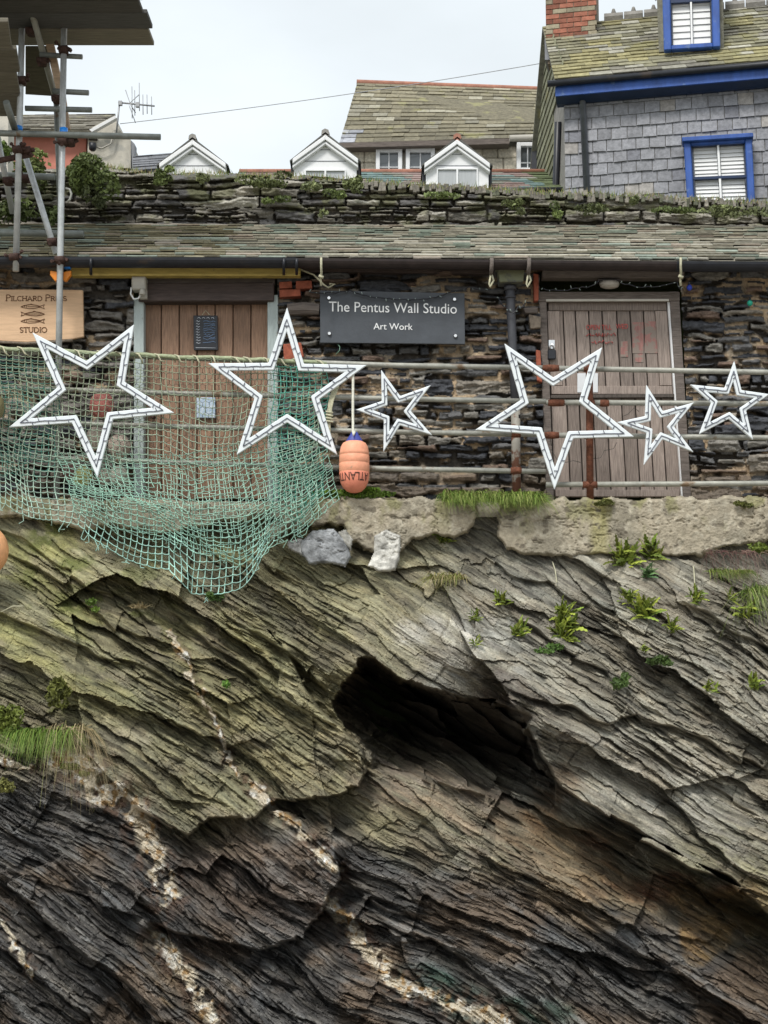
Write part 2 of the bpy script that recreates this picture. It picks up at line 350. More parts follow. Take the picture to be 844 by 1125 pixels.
def cliff(X, Yp):
    # bedding: runs down to the right; steeper at lower left, wavy
    wx = 26 * fbm(X / 210, Yp / 210, 3, 3); wy = 26 * fbm(X / 210 + 7, Yp / 210, 5, 3)
    low = sstep(820, 1000, Yp) * sstep(480, 200, X)
    th = np.radians(31.0)
    s = -math.sin(th) * X + math.cos(th) * Yp + wx * 0.62 - low * 0.16 * (X - 150) + 4 * fbm(X / 60, Yp / 60, 8, 2)
    l = math.cos(th) * X + math.sin(th) * Yp + wy
    base = np.interp(Yp, [540, 556, 600, 640, 700, 800, 900, 1000, 1125, 1300], [-.50, -.52, -.60, -.78, -1.0, -1.25, -1.5, -1.8, -2.2, -2.8])
    base = base - 0.22 * sstep(330, 0, X) * sstep(560, 700, Yp)      # left shoulder stands forward
    H = np.zeros(X.shape)                                            # H: metres towards the viewer
    tone = np.zeros(X.shape); hue = np.zeros(X.shape)
    # angular blocks: flat tilted facets at several sizes, long axis along the bedding
    jb = np.zeros(X.shape); crack = np.zeros(X.shape)
    ww = fbm(X / 30, Yp / 30, 44, 4); w2 = fbm(X / 11, Yp / 11, 46, 3); rough = np.maximum(sstep(-.25, .3, fbm(X / 110, Yp / 90, 48, 3)), .85 * sstep(850, 940, Yp - .12 * (X - 300)))
    for k, (sx, sy, off, gs_, gl_, tw) in enumerate([(230, 66, .14, .25, .14, .12), (125, 24, .045, .060, .022, .16), (58, 9.5, .022, .032, .012, .20), (30, 4.0, .011, .022, .010, .22), (13, 5.2, .012, .020, .012, .10)]):
        if k == 0: lw = l + 10 * fbm(X / 60, Yp / 60, 45, 2); sw = s + 9 * fbm(X / 50, Yp / 50, 47, 3) + 3 * w2
        else: lw = l + 5 * ww * (sx / 60) ** .5 + 2.5 * w2; sw = s + sy * (.26 * ww + .12 * w2)
        sk = sw
        if k in (1, 2):                                  # straight sided plates: bedding planes cut by short cross joints
            sk = sk + 2.5 * sy * fbm(l / (sx * 2.2), s / (sy * 6), 49 + k, 2)
            tt = sk / sy; ci = np.floor(tt); oy = tt - ci - .5
            lj = (lw + .55 * oy * sy * (2 * rnd(ci, 61 + k) - .6) + rnd(ci, 62 + k) * 900) / (sx * (.45 + 1.0 * rnd(ci, 63 + k))); cj = np.floor(lj); ox = lj - cj - .5
            ed = np.minimum((.5 - np.abs(oy)), (.5 - np.abs(ox)) * 3) * 1.2
        else:
            ci, cj, ox, oy, ed = worley(lw / sx, sk / sy, 50 + 7 * k)
        r1 = rnd(ci, cj, 20 + k) - .5; r2 = rnd(ci, cj, 24 + k) - .5; r3 = rnd(ci, cj, 28 + k) - .5
        amp = (.3 + 1.05 * rough) if k > 1 else (.75 + .5 * rough if k else 1.0)
        H += amp * (off * 2 * r1 + gs_ * oy * (.55 + 2.2 * r2) + gl_ * ox * 3 * r3)
        crack += (.35, .3, .22, .1, .1)[k] * sstep(.10, .0, ed) * (rnd(ci, cj, 33 + k) > (.35, .5, .6, .6, .5)[k])
        tone += tw * r1 * 2.2; hue += tw * r3
        if k == 1: jb = r1; jb2 = r2
    H -= .05 * crack
    # the splintery grain of schist
    gl1 = fbm(l / 40 + .5 * ww, (s + .8 * ww) / 4.2, 104, 4); gl2 = fbm(l / 20 + .5 * w2, (s + .6 * w2) / 1.8, 106, 3)
    H += 0.16 * fbm(X / 170, Yp / 130, 101, 3) + .035 * fbm(l / 70, s / 15, 103, 3) + (.012 + .028 * rough) * gl1 + (.013 + .016 * rough) * gl2 + (.005 + .010 * rough) * fbm(X / 6, Yp / 6, 105, 3)
    # authored ledges: (polyline, step forward above, reach above px, recess below, reach below px)
    jxx = X + 9 * fbm(X / 44, Yp / 44, 120, 2) + 2.0 * gl1 + 7 * jb; jyy = Yp + 8 * fbm(X / 44, Yp / 44, 121, 2) + 2.5 * gl1 + 7 * jb2
    ledges = [
        ([(574, 792), (590, 818), (604, 842), (618, 862), (640, 882), (680, 902), (720, 922), (758, 946), (800, 970), (850, 1006), (930, 1060)], .46, 150, 1.0, 58),
        ([(150, 878), (178, 902), (206, 916), (228, 900), (262, 898), (305, 882), (352, 874), (394, 866), (401, 848), (397, 828), (374, 800), (352, 776), (332, 742), (312, 716)], .17, 80, .34, 34),
        ([(160, 1012), (200, 1026), (240, 1032), (285, 1042), (325, 1030), (352, 1004), (372, 968), (366, 930)], .18, 90, .34, 36),
        ([(270, 1058), (300, 1072), (340, 1090)], .06, 40, .12, 25),
        ([(-40, 560), (30, 598), (70, 628), (118, 650), (182, 690)], .08, 30, .12, 20),
        ([(-30, 588), (30, 618), (80, 645), (150, 700), (200, 722)], .07, 26, .11, 20),
        ([(186, 664), (206, 690), (234, 712), (266, 730), (300, 756), (352, 786)], .10, 40, .16, 22),
        ([(-20, 668), (40, 690), (100, 716), (150, 730), (215, 764), (250, 800)], .06, 30, .12, 22),
        ([(270, 686), (300, 706), (335, 730), (368, 762)], .10, 40, .14, 20),
        ([(286, 622), (318, 640), (336, 652)], .05, 24, .08, 14),
        ([(560, 676), (592, 694), (627, 718), (661, 735), (686, 766)], .08, 40, .12, 20),
        ([(540, 748), (586, 772), (628, 778), (668, 792), (706, 782), (748, 796), (790, 812), (850, 850)], .10, 50, .13, 22),
        ([(640, 610), (690, 650), (730, 680), (744, 702)], .05, 30, .10, 18),
        ([(744, 656), (790, 684), (822, 702), (860, 724)], .07, 30, .12, 20),
        ([(520, 606), (560, 630), (600, 640), (650, 672)], .05, 30, .08, 16),
        ([(372, 965), (398, 984), (424, 1002), (462, 1010)], .08, 40, .15, 24),
        ([(430, 1034), (470, 1032), (506, 1056), (540, 1090)], .08, 40, .13, 28),
        ([(600, 990), (646, 1002), (690, 1034), (740, 1072)], .07, 40, .12, 22),
        ([(0, 905), (50, 930), (96, 980), (120, 1020)], .05, 30, .08, 20),
        ([(40, 1000), (80, 1040), (130, 1075), (180, 1120)], .06, 30, .1, 20),
        ([(400, 836), (450, 846), (500, 868), (540, 880), (585, 912)], .05, 30, .10, 24),
        ([(700, 820), (760, 850), (844, 902)], .04, 40, .06, 16),
        ([(352, 660), (352, 690), (346, 716)], .03, 20, .05, 8),
        ([(808, 680), (815, 710), (816, 740)], .03, 20, .06, 10),
        ([(600, 900), (650, 915), (700, 940), (730, 965)], .04, 30, .08, 20),
    ]
    for pts, a, la, b, lb in ledges:
        d, sd_ = seg_dist(jxx, jyy, pts)
        x0, x1 = pts[0], pts[-1]
        fade = 1.0
        for (ex, ey) in (x0, x1):
            fade = fade * sstep(0, 26, np.hypot(X - ex, Yp - ey))
        up_ = a * np.exp(-d / la); dn_ = -b * 1.15 * np.clip(1 - d / (lb * 1.9), 0, 1) ** 1.5; wq = sstep(-.5, 2.2, d * sd_); H += (up_ * (1 - wq) + dn_ * wq) * fade
    # the cave: deep black pocket under a great lip, floor slab rising towards us
    lip = [(352, 748), (372, 736), (395, 726), (440, 747), (495, 765), (545, 773), (588, 788), (612, 800)]
    cave = [(364, 776), (374, 750), (395, 726), (440, 747), (495, 765), (545, 773), (588, 786), (580, 804), (590, 830), (604, 862), (606, 888), (560, 890), (520, 874), (470, 860), (408, 850), (398, 812), (372, 790)]
    sdc = sdf(X + 10 * fbm(X / 30, Yp / 30, 130, 5) + 9 * jb + 3 * gl1, Yp + 9 * fbm(X / 30, Yp / 30, 131, 5) + 9 * jb2 + 4 * gl1, cave)
    dl, _ = seg_dist(X, Yp, lip)
    flr, _ = seg_dist(X, Yp, [(396, 854), (470, 864), (520, 878), (560, 894), (610, 892)])
    inside = sstep(-.5, 2.0, sdc)
    deep = np.clip(sdc / 30.0, 0, 1) ** .6
    ceil_slow = sstep(430, 520, X)                      # right part: the ceiling slab slopes back gently
    deepc = deep * (1 - ceil_slow) + ceil_slow * np.clip(dl / 62, 0, 1) ** 0.9 * .8
    deepc = deepc * (1 - .45 * sstep(500, 610, X)); ril = worley(l / 60 + .3 * ww, s / 13 + .3 * ww, 300); deepc = deepc * (1 + .9 * (rnd(ril[0], ril[1], 5) - .5) + .5 * ril[3])
    H -= inside * (0.32 * np.clip(flr / 18, 0, 1) + 2.7 * deepc * np.clip(flr / 64, 0, 1) ** 1.05)
    H += 0.30 * np.exp(-dl / 60) * (1 - inside) * sstep(330, 380, X) * sstep(780, 740, Yp - (X - 400) * .25)
    
    hole = np.exp(-(((X - 386) / 16) ** 2 + ((Yp - 985) / 9) ** 2)); H -= 0.35 * hole
    hole2 = 1.5 * np.exp(-(((X - 822) / 46) ** 2 + ((Yp - 1003 - (X - 822) * .45) / 11) ** 2)); H -= 0.55 * hole2
    # ---------------- colour of the stone, with shade painted into the cave
    nz = fbm(X / 70, Yp / 70, 140, 4); nf = fbm(l / 26, s / 6, 141, 4); n3 = fbm(X / 9, Yp / 9, 142, 3)
    def mixc(c, c2, w): w = np.clip(w, 0, 1)[..., None]; return c * (1 - w) + np.array(c2) * w
    c = np.zeros(X.shape + (3,)) + np.array((.205, .188, .112))
    gx = X + 60 * nz; gy = Yp + 60 * fbm(X / 70 + 9, Yp / 70, 143, 4)
    c = mixc(c, (.265, .248, .198), sstep(380, 560, gx) * sstep(1010, 860, gy))              # greyer to the right
    c = mixc(c, (.15, .135, .11), sstep(380, 560, gx) * sstep(-.05, .3, nf) * .65)
    c = mixc(c, (.155, .135, .10), sstep(-.05, .4, fbm(X / 40, Yp / 30, 150, 3)) * .55)
    # greenish yellow algae film upper left
    c = mixc(c, (.215, .215, .07), sstep(-.05, .3, fbm(l / 60, s / 24, 151, 4)) * sstep(420, 120, gx) * sstep(880, 640, gy) * .55)
    # tidal dark zone
    line = np.interp(X, [-100, 0, 120, 200, 300, 380, 440, 560, 640, 720, 844, 1000], [815, 835, 850, 905, 900, 890, 930, 950, 955, 975, 1040, 1080])
    wet = sstep(-25, 45, gy * .35 + Yp * .65 - line)
    dk = np.array((.066, .062, .058)) + np.zeros(X.shape + (3,))
    dk = mixc(dk, (.095, .088, .078), sstep(-.1, .35, nf)); dk = mixc(dk, (.115, .085, .06), sstep(-.15, .25, fbm(X / 80 + 4, Yp / 60, 153, 4)) * .85)
    dk = mixc(dk, (.14, .138, .132), sstep(.12, .4, fbm(l / 40, s / 9, 154, 3)) * .6)
    dk = dk * 1.15; w3 = wet[..., None]; c = c * (1 - w3) + dk * w3
    def blob(x, y, rx_, ry_, amt, colr, ang=30):
        nonlocal c
        a = math.radians(ang); dx = gx - x; dy = gy - y
        u = (dx * math.cos(a) + dy * math.sin(a)) / rx_; v = (-dx * math.sin(a) + dy * math.cos(a)) / ry_
        c = mixc(c, colr, sstep(1.25, .35, np.hypot(u, v)) * amt * (.7 + .9 * (nf + .1)))
    blob(520, 900, 150, 60, .75, (.155, .12, .085), 28); blob(640, 960, 130, 40, .7, (.165, .125, .08), 25)
    blob(270, 980, 120, 60, .6, (.105, .085, .074))           # purple brown slab
    blob(660, 940, 120, 34, .65, (.19, .14, .08), 25)      # ochre band under right slab
    blob(610, 900, 40, 40, .6, (.19, .12, .065), 60)
    blob(735, 975, 90, 22, .8, (.20, .10, .06), 25)
    blob(790, 1010, 80, 16, .8, (.26, .18, .085), 25)
    blob(440, 880, 90, 22, .7, (.21, .165, .115), 32)
    blob(330, 790, 60, 16, .5, (.27, .24, .15), 38)
    blob(500, 718, 70, 26, .5, (.38, .37, .34), 20)
    blob(720, 870, 130, 50, .5, (.31, .29, .245), 30)
    blob(500, 1075, 70, 34, .85, (.035, .062, .048), 20)
    blob(590, 1100, 50, 30, .7, (.035, .06, .045), 20)
    blob(200, 1060, 80, 20, .5, (.19, .14, .08), 40)
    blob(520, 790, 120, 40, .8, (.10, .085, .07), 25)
    c = mixc(c, (.085, .066, .048), inside * sstep(30, 62, flr) * .75)  # brown cave rock, darkened away from the floor to paint in its shade
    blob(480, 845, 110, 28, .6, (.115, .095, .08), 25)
    c = c * 1.16 * np.clip(1 + 0.75 * tone + .30 * nf + .6 * gl1 + .6 * gl2, .35, 2.1)[..., None]
    c[..., 0] *= 1 + .18 * hue; c[..., 2] *= 1 - .22 * hue
    # quartz veins
    q = np.zeros(X.shape)
    veins = [([(60, 832), (88, 842), (106, 850), (132, 876), (150, 896), (164, 922), (172, 950), (178, 968), (184, 982)], 11, .62),
             ([(172, 1030), (190, 1050), (206, 1072), (220, 1090), (234, 1120)], 8, .55), ([(-5, 832), (30, 842)], 3.5, .3),
             ([(2, 1012), (22, 1048), (34, 1075)], 3.0, .4), ([(278, 866), (302, 890), (330, 915), (352, 938), (370, 956)], 5, .5),
             ([(366, 998), (382, 1016), (400, 1040), (424, 1068), (448, 1086), (480, 1096), (516, 1108), (556, 1122)], 8, .55),
             ([(186, 690), (210, 740), (232, 780), (252, 840), (278, 866)], 2.6, .42), ([(88, 842), (104, 872), (124, 880)], 7, .5)]
    for pts, w_, th_ in veins:
        d, _ = seg_dist(X + 9 * fbm(X / 12, Yp / 12, 160, 3), Yp + 9 * fbm(X / 12 + 5, Yp / 12, 161, 3), pts)
        w_ = w_ * 1.45; m = sstep(w_, w_ * .5, d) * sstep(th_ - .95, th_ - .75, fbm(X / 15, Yp / 15, 163, 4) + .3 * vnoise(X / 34, Yp / 26, 164))
        q = np.maximum(q, m)
        dd = sstep(w_ * 2.4, w_ * .8, d); c = mixc(c, (.145, .085, .055), dd * .6 * sstep(-.2, .2, n3))
    qc = mixc(np.zeros(X.shape + (3,)) + np.array((.60, .53, .41)), (.72, .70, .64), sstep(0, .3, n3)); qc = mixc(qc, (.40, .26, .12), sstep(.05, .4, fbm(X / 6, Yp / 6, 165, 2)))
    c = c * (1 - q[..., None]) + qc * q[..., None]; H += .035 * q
    # moss patches
    ms = sstep(.22, .4, fbm(X / 24, Yp / 18, 170, 4)) * sstep(700, 560, gy) * sstep(330, 150, X)
    for (mx_, my_, mr) in [(45, 590, 34), (95, 612, 26), (75, 658, 22), (150, 668, 12), (40, 828, 24), (110, 655, 16), (60, 770, 14)]:
        ms = np.maximum(ms, sstep(mr, mr * .3, np.hypot(gx * .4 + X * .6 - mx_, (gy * .4 + Yp * .6 - my_) * 1.7)) * sstep(-.25, .1, n3))
    c = mixc(c, (.12, .14, .03), ms * .75); H += .02 * ms
    H = H * np.interp(Yp, [545, 600, 660], [.25, .55, 1.0]); H = np.where((H > .2) & (Yp < 660), .2 + (H - .2) * .4, H)
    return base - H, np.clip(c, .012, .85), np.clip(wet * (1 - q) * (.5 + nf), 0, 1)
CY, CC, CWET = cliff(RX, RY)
CY = np.clip(CY, -3.4, 2.2)
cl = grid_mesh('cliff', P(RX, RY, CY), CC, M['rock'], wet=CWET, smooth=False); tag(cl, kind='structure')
def rockY(px, py):
    i = np.clip(np.searchsorted(rx, px), 0, len(rx) - 1); j = np.clip(np.searchsorted(ry, py), 0, len(ry) - 1)
    return CY[j, i]
def rockYmin(px, py, r=6):
    i0, i1 = np.searchsorted(rx, [px - r, px + r]); j0, j1 = np.searchsorted(ry, [py - r, py + r])
    return float(CY[j0:j1 + 1, i0:i1 + 1].min())

m = MB(); m.add([(-900, -900, -5.6), (900, -900, -5.6), (900, 900, -5.6), (-900, 900, -5.6)], [(0, 1, 2, 3)])
tag(m.build('beach', M['sand']), kind='structure')
m = MB(); m.add([(-7, -.7, -.10), (10, -.7, -.10), (10, .5, -.03), (-7, .5, -.03)], [(0, 1, 2, 3)], (.33, .30, .24))
m.add([(-7, -.7, -.10), (10, -.7, -.10), (10, -.7, -.25), (-7, -.7, -.25)], [(0, 1, 2, 3)], (.33, .30, .24))
tag(m.build('path', M['concrete']), kind='structure')
m = MB(); m.add([(-150, 1.6, 3.3), (150, 1.6, 3.3), (150, 300, 3.3), (-150, 300, 3.3)], [(0, 1, 2, 3)])
m.add([(-150, 1.6, 3.3), (150, 1.6, 3.3), (150, 1.6, -6), (-150, 1.6, -6)], [(0, 1, 2, 3)])
tag(m.build('terrace_ground', M['turf']), kind='structure')

# ------------------------------------------------------------------ heightfield patch inside a pixel polygon
def patch(poly, Y, thick, rough, colfn, step=1.2, edge=6, jit=3, seed=1):
    xs = [p[0] for p in poly]; ys = [p[1] for p in poly]
    gx = np.arange(min(xs) - 5, max(xs) + 5, step); gy = np.arange(min(ys) - 5, max(ys) + 5, step)
    X, Y_ = np.meshgrid(gx, gy)
    d = sdf(X + jit * fbm(X / 14, Y_ / 14, seed, 4), Y_ + jit * fbm(X / 14 + 3, Y_ / 14, seed + 1, 4), poly)
    e = np.clip(d / edge, 0, 1)
    h = thick * (np.sqrt(1 - (1 - e) ** 2)) + rough * (fbm(X / 40, Y_ / 40, seed + 2, 3) * 1.2 + .5 * fbm(X / 9, Y_ / 9, seed + 3, 4)) * e
    h = h - .010 * sstep(.30, .42, fbm(X / 9, Y_ / 7, seed + 5, 4)) * e - .02 * sstep(.02, .0, np.abs(fbm(X / 50, Y_ / 22, seed + 6, 4))) * e
    V = P(X, Y_, Y + thick - h)
    mask = (d[:-1, :-1] > -1) & (d[1:, 1:] > -1) & (d[1:, :-1] > -1) & (d[:-1, 1:] > -1)
    return V, colfn(X, Y_), mask
def conc_col(X, Y_):
    n = fbm(X / 40, Y_ / 25, 200, 4); n2 = fbm(X / 7, Y_ / 7, 201, 3)
    c = np.zeros(X.shape + (3,)) + np.array((.37, .325, .245))
    def mx(c, k, w): w = np.clip(w, 0, 1)[..., None]; return c * (1 - w) + np.array(k) * w
    c = mx(c, (.29, .26, .20), sstep(-.1, .35, n)); c = mx(c, (.46, .42, .33), sstep(.1, .4, n2) * .7)
    c = mx(c, (.22, .21, .10), sstep(.1, .4, fbm(X / 18, Y_ / 34, 203, 4)) * sstep(600, 552, Y_) * .8)
    c = mx(c, (.33, .30, .11), sstep(16, 4, np.abs(X - 660 + 8 * n)) * .55)
    c = mx(c, (.14, .12, .09), sstep(.34, .42, fbm(X / 12, Y_ / 8, 204, 3)) * .8)
    ck = np.abs(fbm(X / 46, Y_ / 16, 206, 4) + .03); c = mx(c, (.12, .105, .08), sstep(.016, .004, ck) * sstep(.0, .2, vnoise(X / 60, Y_ / 40, 207)) * .9)
    return c
def conc(name, poly, label, seed, Y=-.86):
    V, c, mk = patch(poly, Y, .13, .020, conc_col, 1.0, 3.2, 5, seed)
    o = grid_mesh(name, V, c, M['concrete'], mask=mk, origin=P(poly[0][0], poly[0][1], Y)); tag(o, label, 'concrete footing')
conc('concrete_footing', [(332, 544), (420, 546), (522, 548), (526, 562), (516, 584), (500, 590), (478, 588), (452, 592), (444, 604), (434, 612), (418, 606), (400, 604), (392, 592), (384, 596), (376, 580), (352, 576), (318, 582), (300, 596), (286, 590), (310, 566)],
     'cracked buff concrete footing holding slate slabs below the hanging orange buoy', 210)
conc('concrete_footing', [(547, 550), (600, 548), (700, 547), (900, 546), (960, 548), (960, 596), (850, 596), (806, 598), (786, 604), (770, 611), (700, 610), (640, 611), (576, 610), (556, 604), (548, 586)],
     'long buff concrete footing under the weathered grey door', 220)
conc('concrete_footing', [(-60, 546), (60, 547), (150, 549), (250, 552), (300, 556), (290, 566), (240, 576), (180, 586), (120, 578), (90, 584), (40, 570), (-60, 560)],
     'low concrete footing veiled by the fishing net', 230, -.80)
def slab_col(base):
    def f(X, Y_):
        n = fbm(X / 14, Y_ / 8, 240, 4); return np.clip(np.array(base) * (1 + .9 * n)[..., None], .02, .8)
    return f
def slab(poly, label, base, seed, Y=-.915):
    V, c, mk = patch(poly, Y, .035, .010, slab_col(base), 1.0, 2.5, 2, seed)
    o = grid_mesh('slate_slab', V, c, M['stone'], mask=mk, origin=P(poly[0][0], poly[0][1], Y)); tag(o, label, 'stone slab', 'slate slabs set in the concrete footing')
slab([(331, 596), (345, 583), (366, 581), (378, 592), (386, 612), (380, 622), (362, 618), (340, 620), (333, 612)], 'blue grey slate slab set left of the pale slab in the concrete', (.26, .27, .28), 250)
slab([(412, 590), (424, 583), (441, 588), (440, 606), (434, 626), (416, 627), (404, 622), (412, 606)], 'palest narrow upright slab at the foot of the concrete', (.50, .49, .45), 253)
slab([(372, 585), (380, 582), (388, 592), (386, 604), (378, 598)], 'small pale stone wedged between the two slate slabs', (.44, .43, .39), 256)
slab([(316, 594), (331, 592), (332, 610), (318, 602)], 'small grey slab at the net edge left of the blue slate', (.30, .30, .29), 259)

# ------------------------------------------------------------------ rubble masonry
def rubble(Xw, Zw, seed, hmin, hmax, lmin, lmax, pro, gap, warp=.035, deep=.05):
    """Xw, Zw metres; returns protrusion (m), stone id random, edge distance"""
    out = None
    for v in range(2):
        sc = 1.0 if v == 0 else 1.9
        rs = np.random.RandomState(seed + 31 * v)
        zz = Zw + warp * sc * fbm(Xw / .7, Zw / .45, seed + v, 3) * 2
        hs = rs.uniform(hmin * sc, hmax * sc, 400); cum = np.cumsum(hs) + zz.min() - .1
        i = np.searchsorted(cum, zz); i = np.clip(i, 1, 398)
        dv = np.minimum(zz - cum[i - 1], cum[i] - zz); fv = (zz - cum[i - 1]) / (cum[i] - cum[i - 1])
        xx = Xw + warp * .5 * fbm(Xw / .2, Zw / .1, seed + 5 + v, 3)
        j = np.zeros(xx.shape, int); du = np.zeros(xx.shape); 
        for row in np.unique(i):
            m_ = i == row
            ls = rs.uniform(lmin * sc, lmax * sc, 200) * (0.6 + 0.8 * rs.rand()); cu = np.cumsum(ls) - 14 - rs.rand()
            k = np.clip(np.searchsorted(cu, xx[m_]), 1, 199); j[m_] = k
            du[m_] = np.minimum(xx[m_] - cu[k - 1], cu[k] - xx[m_])
        idr = rnd(i, j, seed + 9 + v); id2 = rnd(i, j, seed + 10 + v)
        d = np.minimum(dv, du * .8) + .020 * fbm(Xw / .10, Zw / .06, seed + 3, 4)
        e = np.clip((d - gap * (.3 + 1.4 * rnd(i, j, seed + 12))) / .028, 0, 1)
        h = np.sqrt(np.clip(1 - (1 - e) ** 2, 0, 1)) * (pro * (.25 + .75 * idr)) + e * pro * .5 * (fv - .5) * (id2 - .4) * 2
        if out is None: out = [h, idr, id2, e]
        else:
            mk = vnoise(Xw / .55, Zw / .3, seed + 77) > .12
            mk = mk
            out = [np.where(mk, b, a) for a, b in zip(out, [h, idr, id2, e])]
    h, idr, id2, e = out
    ci, cj, ox, oy, _ = worley(Xw / .13 + .3 * fbm(Xw / .1, Zw / .1, seed + 18, 3), Zw / .035, seed + 19)
    h = h + e * (.05 * (rnd(ci, cj, seed) - .5) * oy + .03 * (rnd(ci, cj, seed + 1) - .5)) + e * .025 * fbm(Xw / .12, Zw / .035, seed + 15, 4) + .006 * fbm(Xw / .02, Zw / .012, seed + 16, 2)
    return h, idr, id2, e

# the shed: one building of wall, doors, roof, gutter
shed = thing('studio_shed', 'low slate roofed stone shed with two plank doors on the cliff ledge', 'shed', P(422, 548, 0))
gx = axis(-14, 858, 1.0, -300, 1200, 8); gy = np.arange(286, 562, 1.0)
X, Y_ = np.meshgrid(gx, gy); pw = P(X, Y_, 0.0)
h, i1, i2, e = rubble(pw[..., 0], pw[..., 2], 300, .04, .115, .12, .44, .12, .011)
def mx(c, k, w): w = np.clip(w, 0, 1)[..., None]; return c * (1 - w) + np.array(k) * w
c = np.zeros(X.shape + (3,)) + np.array((.055, .058, .066))
c = mx(c, (.11, .11, .112), (i2 > .5)); c = mx(c, (.20, .19, .17), (i2 > .78)); c = mx(c, (.15, .105, .08), (i1 > .90)); c = mx(c, (.24, .215, .18), (i2 > .94))
n = fbm(X / 12, Y_ / 5, 310, 4); c = c * (1 + .6 * n)[..., None]
lft = sstep(165, 130, X) ; c = mx(c, (.19, .175, .155), lft * (i2 > .25) * .85)
c = c * 1.0
mort = mx(np.zeros(X.shape + (3,)) + np.array((.40, .30, .195)), (.26, .215, .16), sstep(-.1, .3, fbm(X / 30, Y_ / 20, 312, 3)))
fill = sstep(-.18, .12, fbm(X / 26, Y_ / 18, 313, 3))
c = np.where((e < .12)[..., None], mx(mort, (.09, .08, .07), 1 - fill), c)
low = sstep(505, 530, Y_); c = mx(c, (.24, .19, .14), low * (i1 > .45) * .7)
Yw = .03 - h - np.where(e < .12, .03 * fill, 0) + np.where(e < .12, .06 * (1 - fill), 0)
DL = [(147, 306), (305, 306), (307, 560), (145, 560)]; DR = [(592, 300), (748, 300), (761, 560), (600, 560)]
ins = inpoly(X, Y_, DL) | inpoly(X, Y_, DR)
mk = ~(ins[:-1, :-1] & ins[1:, 1:] & ins[1:, :-1] & ins[:-1, 1:])
grid_mesh('wall', P(X, Y_, Yw), c, M['stone'], shed, mask=mk)

# slate roof builder: each slate a thin tilted plate in one mesh
def slates(eL, eR, rR, rL, rows, wid, th, colfn, seed=1, jit=.3, irr=.3, lift=1.0):
    rs = random.Random(seed); eL, eR, rR, rL = [np.array(p, float) for p in (eL, eR, rR, rL)]
    nrm = np.cross(eR - eL, rL - eL); nrm /= np.linalg.norm(nrm)
    mb = MB()
    if nrm[2] < 0 or (abs(nrm[2]) < .05 and nrm[1] > 0): nrm = -nrm
    mb.prism([eL + nrm * .001, eR + nrm * .001, rR + nrm * .001, rL + nrm * .001], -nrm * .04, colfn(rs, .5, .5))
    bounds = [0.0]
    for k in range(rows): bounds.append(bounds[-1] + rs.uniform(1 - irr, 1 + irr))
    bounds = [b / bounds[-1] for b in bounds]
    for k in range(rows):
        v0, v1 = bounds[k], min(1, bounds[k + 1] + .35 * (bounds[k + 1] - bounds[k]))
        a0, a1 = eL + (rL - eL) * v0, eR + (rR - eR) * v0; b0, b1 = eL + (rL - eL) * v1, eR + (rR - eR) * v1
        Lw = np.linalg.norm(a1 - a0); u = -rs.random() * wid / Lw
        while u < 1:
            w = wid / Lw * rs.uniform(1 - jit, 1 + jit); u0, u1 = max(0, u), min(1, u + w - .004 / Lw); u += w
            if u1 - u0 < .01 / Lw * 3: continue
            dz = rs.uniform(-1, 1) * .012 / np.linalg.norm(rL - eL)
            up = (rL - eL) * dz
            lo = nrm * th * rs.uniform(1.2, 2.1) * lift; hi = nrm * .002
            p = [a0 + (a1 - a0) * u0 + up + lo, a0 + (a1 - a0) * u1 + up + lo + nrm * th * .3 * rs.uniform(-1, 1), b0 + (b1 - b0) * u1 + hi, b0 + (b1 - b0) * u0 + hi]
            mb.prism(p, -nrm * th, colfn(rs, (u0 + u1) / 2, v0))
    return mb
def shed_col(rs, u, v):
    r = rs.random(); n = float(fbm(np.array(u * 14.), np.array(v * 3.), 400, 3))
    g = rs.uniform(.84, 1.16)
    if r < .16 + .5 * max(0, n): c = (.22, .29, .25)
    elif r < .28: c = (.36, .29, .24)
    elif r < .5 + .2 * (u > .3): c = (.46, .43, .36)
    else: c = (.28, .265, .21)
    c = tuple(.6 * a_ + .4 * b_ for a_, b_ in zip(c, (.30, .285, .225)))
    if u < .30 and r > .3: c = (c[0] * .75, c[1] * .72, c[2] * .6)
    return tuple(k * g for k in c)
EY, RYY = -.32, 1.36
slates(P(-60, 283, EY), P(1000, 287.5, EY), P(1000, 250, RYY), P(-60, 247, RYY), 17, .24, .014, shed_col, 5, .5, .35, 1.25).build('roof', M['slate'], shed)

# gutter, fascia, downpipe
def gutter(x0, y0, x1, y1, Y, r, mname, parent, name='gutter'):
    g = MB(); a, b = P(x0, y0, Y), P(x1, y1, Y); n = 10
    vs = []
    for p in (a, b):
        for rr in (r, r * .84):
            for k in range(n + 1):
                t = math.pi + math.pi * k / n
                vs.append((p[0], p[1] + rr * math.cos(t), p[2] + rr * math.sin(t)))
    fs = []; K = n + 1
    for k in range(n): fs += [(k, k + 1, 2 * K + k + 1, 2 * K + k), (K + k, 3 * K + k, 3 * K + k + 1, K + k + 1)]
    fs += [(0, 2 * K, 3 * K, K), (n, K + n, 3 * K + n, 2 * K + n), ]
    for q in (0, 2 * K): fs += [(q + k, q + K + k, q + K + k + 1, q + k + 1) for k in range(n)]
    g.add(vs, fs, smooth=False); return g.build(name, M[mname], parent)
gl = gutter(-60, 284.5, 326, 285.5, -.40, .085, 'black', shed)
gr_ = gutter(324, 285.8, 745, 289.5, -.40, .08, 'gutter_brown', shed)
gr2 = gutter(742, 289.2, 1000, 291, -.40, .085, 'black', shed)
for xx in (100, 312, 326): 
    b = MB(); b.tube([P(xx, 284, -.50), P(xx, 292, -.492), P(xx, 296.5, -.43), P(xx, 301, -.33)], .016, 6); b.build('gutter_bracket', M['black'], shed)
